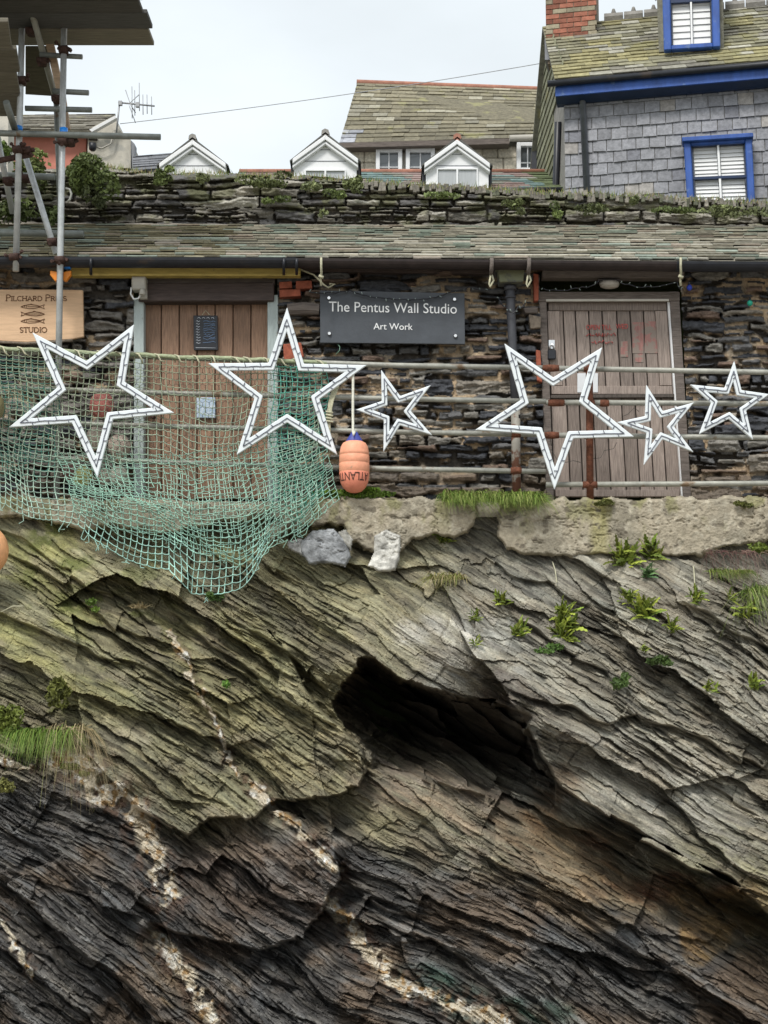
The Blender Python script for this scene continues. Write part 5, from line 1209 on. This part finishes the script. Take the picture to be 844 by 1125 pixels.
# ------------------------------------------------------------------ buoys
def buoy_col(y): return (.80, .31, .18)
hb = thing('hanging_buoy', 'orange ribbed buoy with blue top hanging on rope from the railing', 'buoy', P(389, 541, -.92))
bc = P(389.3, 541.5, -.92); pxm = (-.92 + 14) / FPX
def zz(py): return (541.5 - py) * pxm * 1.02
prof = [(.02, zz(484.5)), (.075, zz(485)), (.108, zz(487)), (.128, zz(491)), (.138, zz(497)), (.141, zz(499.4)), (.136, zz(500)), (.141, zz(500.6)), (.143, zz(508.4)), (.139, zz(509)), (.143, zz(509.6)), (.142, zz(518.2)), (.138, zz(518.8)), (.142, zz(519.4)), (.138, zz(526)), (.128, zz(531)), (.106, zz(536)), (.07, zz(540)), (.03, zz(541.5))]
prof = [(r_, z_, (.82, .36, .22) if z_ > zz(519) else (.74, .25, .16)) for r_, z_ in prof]
b_ = MB(); b_.lathe(bc, prof, 32); bo = b_.build('body', M['buoy'], hb)
b_ = MB(); b_.lathe(bc, [(.012, zz(474)), (.03, zz(475)), (.042, zz(478)), (.066, zz(482)), (.085, zz(486)), (.08, zz(487.5))], 20, sy=.6); b_.build('eye_cap', mat('blue_rubber', (.045, .06, .30), .5, 0, .1, 9), hb)
b_ = MB(); b_.tube([P(388, 403, -.84), P(388, 420, -.86), P(387.8, 450, -.9), P(388, 474, -.925), P(388.6, 478, -.99), P(390, 474, -.93)], .013, 8); b_.build('rope', mat('white_rope', (.66, .65, .56), .85, 0, .2, 40, bump=.3), hb)
def btxt(ux, uy):
    a = (ux - .42) * 2.7; z = (541.5 - (520.2 + 9.6 * uy)) * pxm; r_ = .1430 + .003 - .013 * uy ** 1.5
    return np.stack([bc[0] - np.sin(a) * r_, bc[1] - np.cos(a) * r_, bc[2] + z], -1)
text_px('ATLANTIC', 0, 1, 0, 1, 0, 'rust_dark', bo, name='lettering', fn=btxt, th=.003)
def ball(px, py, Y, r, col, label, cat='buoy', name='round_buoy'):
    t = thing(name, label, cat, P(px, py, Y)); c0 = P(px, py, Y); pr = []
    for k in range(15): a = math.pi * k / 14; pr.append((max(.006, r * math.sin(a)), r * 1.12 * math.cos(a), col))
    b_ = MB(); b_.lathe(c0, pr, 26); b_.build('body', M['buoy'], t)
    b_ = MB(); b_.tube([c0 + np.array((0, 0, r * 1.1)), c0 + np.array((0, 0, r * 1.1 + .06))], [.05, .035], 10); b_.build('eye_cap', M['navy'], t)
    b_ = MB(); b_.tube([c0 + np.array((0, 0, r * 1.15)), P(px, 470 if py > 500 else 388, -.80)], .011, 6); b_.build('rope', M['rope'], t)
ball(-16, 605, -1.42, .205, (.84, .42, .20), 'round pale orange buoy cut off by the left edge'); ball(-11, 447, -.95, .135, (.20, .17, .08), 'dull olive buoy at left edge beside the star')

# painted floats and stones stacked behind the net
def lump(name, px, py, rx_, ry_, col, label, cat, seed, Y=-.45):
    rs = np.random.RandomState(seed); V = []; n1, n2 = 14, 20; c0 = P(px, py, Y); kx = rx_ / 111; kz = ry_ / 111
    mb = MB(); vs = []; cs = []
    for i in range(n1 + 1):
        a = math.pi * i / n1
        for j in range(n2):
            b = 2 * math.pi * j / n2; f_ = 1 + .16 * float(fbm(np.array(math.cos(b) * math.sin(a) * 1.7 + seed), np.array(math.cos(a) * 1.7 + math.sin(b)), seed, 3))
            vs.append((c0[0] + kx * f_ * math.sin(a) * math.cos(b), c0[1] + kx * .7 * f_ * math.sin(a) * math.sin(b), c0[2] + kz * f_ * math.cos(a)))
            g = rs.uniform(.75, 1.25); cs.append(tuple(k * g for k in col))
    fs = [(i * n2 + j, (i + 1) * n2 + j, (i + 1) * n2 + (j + 1) % n2, i * n2 + (j + 1) % n2) for i in range(n1) for j in range(n2)]
    mb.add(vs, fs, cs, True); o = mb.build(name, M['painted'], None, P(px, py + ry_, Y)); tag(o, label, cat)
lump('old_float', 112, 445, 13, 14, (.55, .20, .17), 'faded coral net float behind the large left star', 'float', 3)
lump('old_float', 131, 490, 12, 13, (.55, .45, .38), 'pale pinkish float by the blue door jamb behind the net', 'float', 5)
lump('old_float', 104, 482, 9, 13, (.42, .36, .30), 'buff float below the coral one behind the net', 'float', 6)
lump('old_float', 91, 524, 11, 11, (.45, .42, .16), 'yellowish float low behind the net', 'float', 7); lump('old_float', 77, 518, 9, 10, (.20, .10, .09), 'dark maroon float beside the yellowish one', 'float', 8)
lump('old_float', 130, 523, 11, 11, (.42, .40, .34), 'cream float on the ledge by the blue door jamb', 'float', 9); lump('old_float', 115, 524, 7, 10, (.40, .33, .28), 'small buff float between the yellowish and cream floats', 'float', 10)

# ------------------------------------------------------------------ fishing nets
def net(name, label, xs, top, bot, cell, Y0, col, r, seed, rows=None, skew=.0, hole=.0, drape=True):
    """xs: px range; top/bot: interp tables"""
    rs = random.Random(seed); nx = int((xs[1] - xs[0]) / cell) + 1
    avg = np.mean([np.interp(x, *bot) - np.interp(x, *top) for x in np.linspace(*xs, 20)]); ny = rows or int(avg / cell)
    Pn = {}
    U, Vv = np.meshgrid(np.linspace(xs[0], xs[1], nx), np.linspace(0, 1, ny + 1))
    T = np.interp(U, *top); B = np.interp(U, *bot)
    Xp = U + skew * Vv * 10 + 10 * fbm(U / 46, Vv * 2.6, seed, 4) * np.minimum(1, Vv * 5) + 1.1 * vnoise(U / 3, Vv * 60, seed + 1)
    Yp = T + (B - T) * Vv + 10 * fbm(U / 48, Vv * 2.6, seed + 3, 4) * np.minimum(1, Vv * 5) + 1.1 * vnoise(U / 3, Vv * 60, seed + 4)
    Yd = Y0 - .05 * np.sin(Vv * 3) + .05 * fbm(U / 45, Vv * 3, seed + 6, 3)
    low = sstep(520, 560, Yp); Yd = Yd - .16 * low
    if drape:
        rk = np.array([[rockYmin(min(max(Xp[j, i], -60), 900), min(max(Yp[j, i], 545), 1100), 7) if Yp[j, i] > 545 else 9 for i in range(nx)] for j in range(ny + 1)])
        Yd = np.minimum(Yd, rk - .03)
    W_ = P(Xp, Yp, Yd); mb = MB()
    for j in range(ny + 1):
        for i in range(nx):
            sgn = -1 if (j % 2) else 1
            g = .75 + .5 * rs.random(); cc = tuple(k * g for k in col(Xp[j, i], Yp[j, i]))
            for (i2, j2) in ((i + 1, j), (i, j + 1)):
                if i2 < nx and j2 <= ny:
                    if rs.random() < hole: continue
                    a, b = W_[j, i], W_[j2, i2]; mid = (a + b) / 2 + np.array((0, 0, -.006 if j2 == j else 0))
                    mb.tube([a, mid, b], r * float(np.interp(Yp[j, i], [400, 520, 570], [.85, .85, 1.0])), 4, cc, False)
            mb.tube([W_[j, i] + np.array((0, -.004, -.006)), W_[j, i] + np.array((0, -.004, .006))], r * float(np.interp(Yp[j, i], [400, 520, 570], [.9, 1.2, 1.7])), 4, cc, True)
    for q_ in range(int(nx * .5)):                      # frayed ends along the hem
        i = rs.randrange(nx); a = W_[ny, i]; b = a + np.array((rs.uniform(-.05, .05), rs.uniform(-.03, 0), -rs.uniform(.02, .09))); c2 = b + np.array((rs.uniform(-.05, .05), 0, rs.uniform(-.03, .02)))
        mb.tube([a, b, c2], r * .8, 4, tuple(.9 * k for k in col(Xp[ny, i], Yp[ny, i])), False)
    o = mb.build(name, M['net'], None, W_[0, 0]); tag(o, label, 'fishing net'); return o
def pale(x, y):
    k = float(np.clip((y - 440) / 150, 0, 1)); a = np.array((.27, .32, .22)); b = np.array((.40, .60, .51)); c_ = a * (1 - k) + b * k
    if y > 575 and x > 60: c_ = c_ * (1 - .3) + np.array((.25, .58, .52)) * .3
    return c_
topT = ([-30, 0, 190, 340, 365], [382, 383.5, 393, 398, 401]); botT = ([-30, 0, 30, 80, 130, 180, 210, 232, 262, 300, 340, 362], [546, 552, 568, 578, 606, 622, 650, 653, 646, 598, 580, 548])
net('fishing_net', 'pale green fishing net draped from the top rail down over the rock', (-28, 352), topT, botT, 7.0, -.80, pale, .0052, 31, rows=31)
tealf = lambda x, y: (.10, .36, .28)
net('fishing_net', 'crumpled pale teal net layer doubled over the lower left of the ledge', (60, 350), ([60, 200, 350], [498, 500, 470]), ([60, 100, 150, 200, 235, 265, 310, 350], [556, 576, 590, 606, 616, 606, 582, 550]), 7.6, -.83, lambda x, y: (.28, .48, .38), .0046, 53, rows=21, skew=2.5, hole=.10)
net('fishing_net', 'dense teal green net bunched behind the largest upright star', (300, 358), ([300, 358], [402, 405]), ([300, 330, 358], [560, 575, 540]), 6.0, -.77, tealf, .0055, 41, rows=30, drape=False)
net('fishing_net', 'dark teal net layer hanging under the left star', (-20, 62), ([-20, 62], [392, 398]), ([-20, 62], [512, 525]), 6.5, -.765, lambda x, y: (.09, .25, .20), .006, 47, rows=22, drape=False)
# rope lashing along the top rail
lr = thing('lashing_rope', 'pale rope wound round the top rail to hold the net', 'rope', P(170, 392, -.78)); q = MB(); rs = random.Random(2)
q.tube([P(x_, float(np.interp(x_, *topT)) - 1 + rs.uniform(-1, 1), -.785) for x_ in range(-28, 366, 9)], .020, 7); q.build('head_rope', mat('green_headrope', (.34, .38, .24), .85, 0, .3, 30, bump=.3), lr)
q = MB(); x_ = 2
while x_ < 362:
    yt = float(np.interp(x_, *topT)); w_ = rs.uniform(5, 15); dx = rs.uniform(3, 9)
    q = MB(); q.tube([P(x_ - 1.5, yt + 5, -.75), P(x_ - 2, yt - 3.5, -.79), P(x_ + dx * .4, yt - 2, -.835), P(x_ + dx, yt + 4, -.835), P(x_ + dx + rs.uniform(0, 6), yt + rs.uniform(5, 9), -.80)], .0085, 6); x_ += rs.uniform(14, 26); q.build('wrap', M['rope'], lr)
q = MB()
for k in range(5): q.tube([P(372 - k * 1.2, 424, -.80), P(366 - k, 440, -.83), P(361 + rs.uniform(-2, 3), 458, -.83), P(363 + rs.uniform(-3, 3), 470, -.83), P(365 + rs.uniform(-3, 3), 500 + rs.uniform(-12, 14), -.82)], .009, 6)
for k in range(4): q.tube([P(358, 452 + k * 3.4, -.85), P(366, 453.5 + k * 3.4, -.86)], .009, 6)
o = q.build('rope_hank', M['rope'], None, P(365, 424, -.8)); tag(o, 'frayed straw coloured rope hank hanging at the net right edge', 'rope')
# chicken wire over the brown door
def chick(xs, ys, cell, Y, label):
    mb = MB(); a = cell / math.sqrt(3); rs = random.Random(9); w = cell; j = 0; y = ys[0]
    while y < ys[1]:
        x = xs[0] + (w / 2 if j % 2 else 0)
        while x < xs[1]:
            jt = lambda: rs.uniform(-.5, .5)
            p0 = P(x + jt(), y, Y); p1 = P(x + jt(), y + a, Y); mb.tube([p0, p1], .0028, 4, caps=False)
            p2 = P(x + w / 2, y + a * 1.5 + jt() * .5, Y); p3 = P(x - w / 2, y + a * 1.5, Y)
            mb.tube([p1, p2], .0022, 4, caps=False); mb.tube([p1, p3], .0022, 4, caps=False); x += w
        y += 1.5 * a; j += 1
    o = mb.build('chicken_wire', M['wire'], None, P(xs[0], ys[0], Y)); tag(o, label, 'wire mesh')
chick((118, 348), (399, 508), 7.2, -.72, 'dark hexagonal chicken wire stretched over the railing before the brown door')
q = MB()
for pts in ([(606, 494), (612, 505), (622, 508), (630, 506), (638, 508)], [(652, 504), (660, 503), (664, 495), (674, 493), (678, 486)], [(683, 458), (690, 455), (697, 448), (702, 452)], [(606, 490), (604, 480), (609, 474)]):
    q.tube([P(a, b, -.68) for a, b in pts], .003, 4)
o = q.build('wire_scrap', M['wire'], None, P(640, 508, -.68)); tag(o, 'broken strands of chicken wire either side of the rusty post', 'wire')

# ------------------------------------------------------------------ plants
def fern(px, py, size, label, col=(.10, .15, .025), n=11, seed=0, up=.55, name='fern', Y=None, cat='fern'):
    rs = random.Random(seed + int(px)); Yb = (rockYmin(px, py, 5) if Y is None else Y); c0 = P(px, py + size * .25, Yb + .01); L0 = size / 112.
    mb = MB()
    for k in range(int(n * 1.9)):
        a = math.pi * rs.uniform(-.02, 1.02); q = c0 + np.array((rs.uniform(-.16, .16), rs.uniform(-.02, 0), rs.uniform(-.1, .22))) * L0 * 1.6
        d = np.array((math.cos(a) * .8, -rs.uniform(.35, 1.0), math.sin(a) * .8 + .25)); d /= np.linalg.norm(d)
        L = L0 * rs.uniform(.35, .85); side = np.cross(d, (rs.gauss(0, .3), -.6, .8)); side /= np.linalg.norm(side)
        seg = 10; wv = L * .13 + .003; g = rs.choice((.45, .7, 1, 1.3, 1.7)); yel = rs.random() * .5
        cc = (col[0] * g * (1 + yel), col[1] * g * (1 + .3 * yel), col[2] * g)
        vs = []; nrm = np.cross(side, d)
        for s_ in range(seg + 1):
            u = s_ / seg; p = q + d * L * u + np.array((0, -.10 * L * u, -.42 * L * u * u * (1.1 - d[2])))
            w = wv * (math.sin(math.pi * min(1, .12 + .88 * u)) ** .6) * (1 if s_ % 2 else .5)
            vs += [p - side * w, p + nrm * wv * .15, p + side * w]
        fs = []
        for s_ in range(seg): b = s_ * 3; fs += [(b, b + 1, b + 4, b + 3), (b + 1, b + 2, b + 5, b + 4)]
        mb.add(vs, fs, cc)
    o = mb.build(name, M['leaf'], None, c0); tag(o, label, cat, 'ferns growing on the cliff' if cat == 'fern' else None)
for (x_, y_, s_, n_, lb) in (
    (487, 590, 15, 14, 'small bushy fern in the gap between the concrete footings'), (622, 672, 19, 18, 'bright fern, upper half of the tallest fern column on the rock'),
    (620, 692, 25, 24, 'largest bright fern at the foot of the tall fern column'), (550, 657, 15, 12, 'dark green fern halfway between the straw tuft and the tall ferns'),
    (570, 692, 17, 13, 'fern tucked left of the largest bright fern'), (684, 612, 24, 18, 'yellow green fern pressed under the long footing, left one'),
    (714, 605, 22, 18, 'yellow green fern overlapping the long footing edge, right one'), (688, 655, 17, 13, 'leafy fern left of the pointed fern below the footing'),
    (706, 668, 23, 13, 'pointed bright fern standing on a cracked rock rib'), (764, 656, 17, 11, 'spreading fern below a thin white root on the right'),
    (738, 688, 15, 11, 'low fern between the pointed fern and the right cliff'), (707, 712, 10, 8, 'tiny fern under the pointed fern'),
    (820, 670, 20, 11, 'yellow green fern beside the tall grass at the right edge'), (804, 655, 11, 8, 'small fern left of the tall right hand grass'),
    (828, 752, 15, 12, 'bright fern low on the right edge of the cliff'), (781, 755, 12, 9, 'small fern in a crack left of the lowest right fern'),
    (521, 676, 12, 10, 'dark little fern below the straw tuft'), (524, 706, 10, 8, 'lowest small fern under the straw tuft')):
    fern(x_, y_, s_ * 1.3, lb, (.155, .225, .04), int(n_ * 1.5), 3 + int(x_ * 7) % 11)
fern(711, 628, 17, 'blue green rosette plant beneath the yellow ferns', (.11, .22, .09), 26, 9, name='rosette_plant', cat='plant')
def leaves(name, px, py, rx_, ry_, n, size, col, label, cat, seed, Y=None, depth=.25, group=None, stems=True):
    rs = random.Random(seed); mb = MB(); Yb = (rockYmin(px, py, 5) if Y is None else Y); c0 = P(px, py, Yb); k = (Yb + 14) / FPX
    lobes = [(rs.gauss(0, .42), rs.gauss(0, .38), rs.uniform(.3, .62), rs.choice((.65, .85, 1, 1.2, 1.4))) for _ in range(max(3, min(14, int(n / 55))))]
    for i in range(n):
        lx, lz, lr, lg = rs.choice(lobes); a = rs.uniform(0, 2 * math.pi); q = rs.random() ** .5; cl_ = rs.choice((.6, .85, 1, 1.2, 1.5))
        ex_, ez2 = lx + lr * q * math.cos(a), lz + lr * q * math.sin(a); p = c0 + np.array((ex_ * rx_ * k, -depth * (.3 + lr) * math.sqrt(max(0, 1 - q * q)) * rs.uniform(.5, 1.2) - .01, ez2 * ry_ * k)); cl_ = lg * rs.choice((.75, 1, 1.25))
        s_ = size * k * rs.uniform(.6, 1.3); d = np.array((rs.gauss(0, 1), rs.gauss(-.6, .5), rs.gauss(.2, 1))); d /= np.linalg.norm(d); sd_ = np.cross(d, (rs.gauss(0, 1), -1, rs.gauss(0, 1))); sd_ /= np.linalg.norm(sd_) + 1e-9
        g = cl_ * rs.uniform(.8, 1.2); cc = (col[0] * g, col[1] * g, col[2] * g)
        nn = np.cross(d, sd_)
        mb.add([p - d * s_ * .5, p + sd_ * s_ * .36 + nn * s_ * .08, p + d * s_ * .6, p - sd_ * s_ * .36 + nn * s_ * .08], [(0, 1, 2, 3)], cc)
    o = mb.build(name, M['leaf'], None, c0); tag(o, label, cat, group); return o
def tuft(name, px, py, w, L, n, cols, label, seed, Y=None, droop=.9, lean=0., hgt=1.0, cat='grass', wid=.004):
    rs = random.Random(seed); mb = MB(); 
    c0 = P(px, py, (rockYmin(px, py, 4) if Y is None else Y))
    for i in range(n):
        ox = rs.uniform(-1, 1) * w; Yb = (rockYmin(px + ox, min(py, 1100), 3) if Y is None else Y + rs.uniform(-.08, .08)); p = P(px + ox, py + rs.uniform(-.2, .2) * w * .3, Yb)
        l_ = L / 112. * rs.uniform(.5, 1.15); d = np.array((rs.gauss(lean, .45), rs.uniform(-.9, -.1), hgt * rs.uniform(.3, 1))); d /= np.linalg.norm(d)
        sd_ = np.cross(d, (0, -1, .3)); sd_ /= np.linalg.norm(sd_); c_ = rs.choice(cols); g = rs.uniform(.7, 1.35); vs = []
        for s_ in range(5):
            u = s_ / 4; q = p + d * l_ * u + np.array((0, -.12, -droop)) * l_ * u * u; wv = wid * (1 - u * .85) * rs.uniform(.8, 1.2); vs += [q - sd_ * wv, q + sd_ * wv]
        mb.add(vs, [(2 * s_, 2 * s_ + 1, 2 * s_ + 3, 2 * s_ + 2) for s_ in range(4)], tuple(k * g for k in c_))
    o = mb.build(name, M['leaf'], None, c0); tag(o, label, cat); return o
GRN = [(.15, .23, .04), (.11, .19, .03), (.21, .27, .06)]; STR = [(.36, .30, .15), (.28, .24, .11), (.17, .19, .05)]; BRN = [(.30, .24, .13), (.22, .17, .09), (.40, .33, .19)]
tuft('grass_tuft', 492, 636, 17, 32, 190, STR + [(.2, .2, .06)], 'drooping straw coloured grass tuft below the left footing', 1, droop=1.0, lean=-.5)
tuft('grass_tuft', 834, 650, 14, 52, 240, GRN + [(.30, .32, .14)], 'tall green grass tuft hanging at the right edge', 2, droop=1.15, hgt=.55)
tuft('grass_tuft', 48, 806, 34, 40, 520, GRN, 'large lush green grass tuft on the left of the cliff', 3, droop=1.1, hgt=.7)
tuft('grass_tuft', 74, 800, 20, 52, 260, BRN + [(.2, .2, .08)], 'dead brown grass hanging right of the lush left tuft', 4, droop=1.5, hgt=.35, lean=.5)
tuft('grass_tuft', 540, 548, 54, 30, 2300, GRN + [(.24, .26, .08)], 'long mound of green grass on the ledge between the footings', 5, Y=-.86, droop=.95, hgt=.9, lean=.3)
tuft('grass_tuft', 153, 668, 8, 17, 60, BRN, 'tiny dry grass tuft on the rock below the net', 6, droop=.6)
tuft('grass_tuft', 800, 628, 22, 20, 240, GRN + [(.22, .25, .06)], 'soft green grass below the right end of long footing', 7, droop=1.1, hgt=.6, lean=.3)
tuft('grass_tuft', 808, 606, 36, 30, 120, [(.12, .05, .05), (.2, .13, .1), (.09, .07, .05)], 'tangle of dark reddish stems under the right end of footing', 8, droop=1.6, hgt=.2, Y=-.97, wid=.003)
leaves('moss_cushion', 395, 543, 46, 6, 1500, 4, (.10, .17, .02), 'bright green moss strip on the ledge behind the orange buoy', 'moss', 11, -.82, .05)
leaves('moss_cushion', 8, 792, 17, 26, 900, 5.5, (.13, .16, .03), 'thick olive moss cushion at the left edge of the cliff', 'moss', 12, None, .10)
leaves('succulent_clump', 64, 760, 13, 15, 420, 6, (.13, .14, .035), 'olive succulent clump above the lush left grass', 'plant', 13, None, .10)
leaves('moss_cushion', 6, 868, 11, 11, 300, 4.5, (.17, .17, .05), 'small yellow moss cushion low at the left edge', 'moss', 14, None, .06)
leaves('moss_cushion', 78, 842, 14, 6, 260, 4, (.15, .16, .04), 'little moss pad on the white quartz at left', 'moss', 15, None, .04)
leaves('moss_cushion', 234, 656, 9, 7, 200, 5, (.05, .09, .02), 'dark green leaves at the lowest tip of the net', 'plant', 16, None, .06)
leaves('creeping_plant', 684, 750, 9, 10, 120, 6, (.07, .115, .03), 'round leaved creeper in a crack below the tall ferns', 'plant', 17, None, .05)
leaves('creeping_plant', 722, 727, 18, 7, 200, 5.5, (.07, .115, .03), 'flat green creeper right of the round leaved one', 'plant', 18, None, .05)
leaves('creeping_plant', 606, 712, 24, 5, 160, 4.5, (.06, .11, .025), 'thin dark creeper along the crevice under the largest fern', 'plant', 19, None, .04)
leaves('creeping_plant', 248, 752, 5, 4, 30, 5, (.1, .2, .03), 'tiny bright seedling on the left rock face', 'plant', 20, None, .03)
leaves('creeping_plant', 98, 664, 10, 6, 90, 4.5, (.11, .17, .03), 'green leafy sprig on rock left of the dry tuft', 'plant', 21, None, .04)
leaves('creeping_plant', 835, 604, 18, 7, 220, 5, (.13, .17, .03), 'yellow green leaves under the right end of footing', 'plant', 22, -.98, .05)
leaves('moss_cushion', 808, 554, 13, 4, 200, 4, (.14, .15, .04), 'olive moss on top of the long footing at right', 'moss', 23, -.87, .05)
leaves('moss_cushion', 662, 552, 18, 3, 200, 4, (.14, .15, .04), 'olive moss at the top of the footing below the rusty post', 'moss', 24, -.87, .04)
# on the retaining wall
leaves('leafy_shrub', 93, 201, 25, 29, 2600, 5.2, (.115, .15, .045), 'bushy green shrub right of the scaffold standard on the wall', 'shrub', 31, 1.15, .30)
leaves('leafy_shrub', 108, 212, 13, 15, 600, 5, (.10, .12, .05), 'duller low shrub spilling down the wall face', 'shrub', 35, 1.12, .2)
leaves('leafy_shrub', 38, 190, 20, 20, 1500, 5.2, (.13, .16, .05), 'bushy green shrub between the two scaffold standards', 'shrub', 32, 1.2, .30)
leaves('leafy_shrub', 8, 174, 12, 12, 420, 5, (.10, .15, .03), 'green shrub left of the outer scaffold standard', 'shrub', 36, 1.3, .2)
leaves('leafy_shrub', 20, 236, 26, 16, 900, 5, (.08, .105, .03), 'dark ivy at the wall foot behind the scaffold', 'ivy', 33, 1.15, .2)
leaves('leafy_shrub', 60, 236, 13, 14, 420, 5, (.085, .115, .035), 'ivy patch at the wall foot behind inner standard', 'ivy', 34, 1.15, .2)
for k, (x_, y_, rx_, ry_, n_, lb) in enumerate(((181, 195, 14, 9, 420, 'bright ivy clump on the wall below the left dormer'), (220, 197, 10, 6, 180, 'small ivy clump right of the bright one'), (292, 202, 26, 9, 520, 'long ivy patch on wall top left of the middle dormer'),
    (305, 219, 16, 6, 200, 'pale ivy hanging below the long patch'), (344, 205, 14, 9, 260, 'dull ivy under the middle dormer'), (385, 203, 11, 11, 360, 'green ivy clump right of the middle dormer'), (366, 216, 16, 7, 220, 'low ivy trail below the middle dormer'),
    (356, 236, 6, 4, 60, 'tiny ivy sprig low on the wall under the middle dormer'), (562, 224, 16, 8, 200, 'grey green ivy under the small multicoloured roof'), (608, 238, 8, 12, 180, 'ivy streak hanging below the house corner'), (574, 234, 9, 5, 120, 'bright ivy leaves left of the hanging streak'),
    (700, 222, 9, 6, 160, 'ivy tuft on the wall under the slate hung house'), (740, 232, 30, 5, 260, 'flat moss mat on the wall under the blue window'), (800, 234, 40, 7, 420, 'moss mat on the wall at the right edge'), (652, 230, 22, 6, 220, 'thin moss mat right of the hanging streak'), (490, 216, 26, 5, 180, 'sparse moss under the right dormer'))):
    leaves('ivy_clump', x_, y_, rx_, ry_, n_, 4.4, ((.12, .155, .05), (.14, .16, .07), (.11, .13, .05))[k % 3], lb, 'ivy', 50 + k, 1.24, .10, 'ivy and moss clumps on the retaining wall')
mb = MB(); rs = random.Random(77)
for i in range(1500):
    x_ = rs.uniform(110, 870); y_ = float(np.interp(x_, topx, topy)) + rs.uniform(-1, 4); p = P(x_, y_, 1.40 + rs.uniform(-.06, .15)); l_ = rs.uniform(.02, .085); d = np.array((rs.gauss(0, .4), rs.gauss(-.2, .3), 1.)); d /= np.linalg.norm(d); wv = .004
    c_ = rs.choice(GRN + STR + STR); mb.add([p - np.array((wv, 0, 0)), p + np.array((wv, 0, 0)), p + d * l_], [(0, 1, 2)], c_)
o = mb.build('wall_top_grass', M['leaf']); tag(o, 'short dry grass fringing the top of the retaining wall', 'grass', kind='stuff')
# thin pale roots on the rock
for (pts, lb) in (([(601 + 6, 617), (610, 626), (612, 640)], 'thin pale root hanging on the rock left of the footing ferns'), ([(762, 622), (763, 634), (764, 650)], 'thin pale root above the spreading fern'), ([(2, 672), (14, 666), (26, 666)], 'thin bare twig on rock at the left edge')):
    q = MB(); q.tube([P(a, b, rockYmin(a, b, 4) - .02) for a, b in pts], .006, 5); o = q.build('root', M['rope'], None, P(pts[0][0], pts[0][1], -1)); tag(o, lb, 'root')
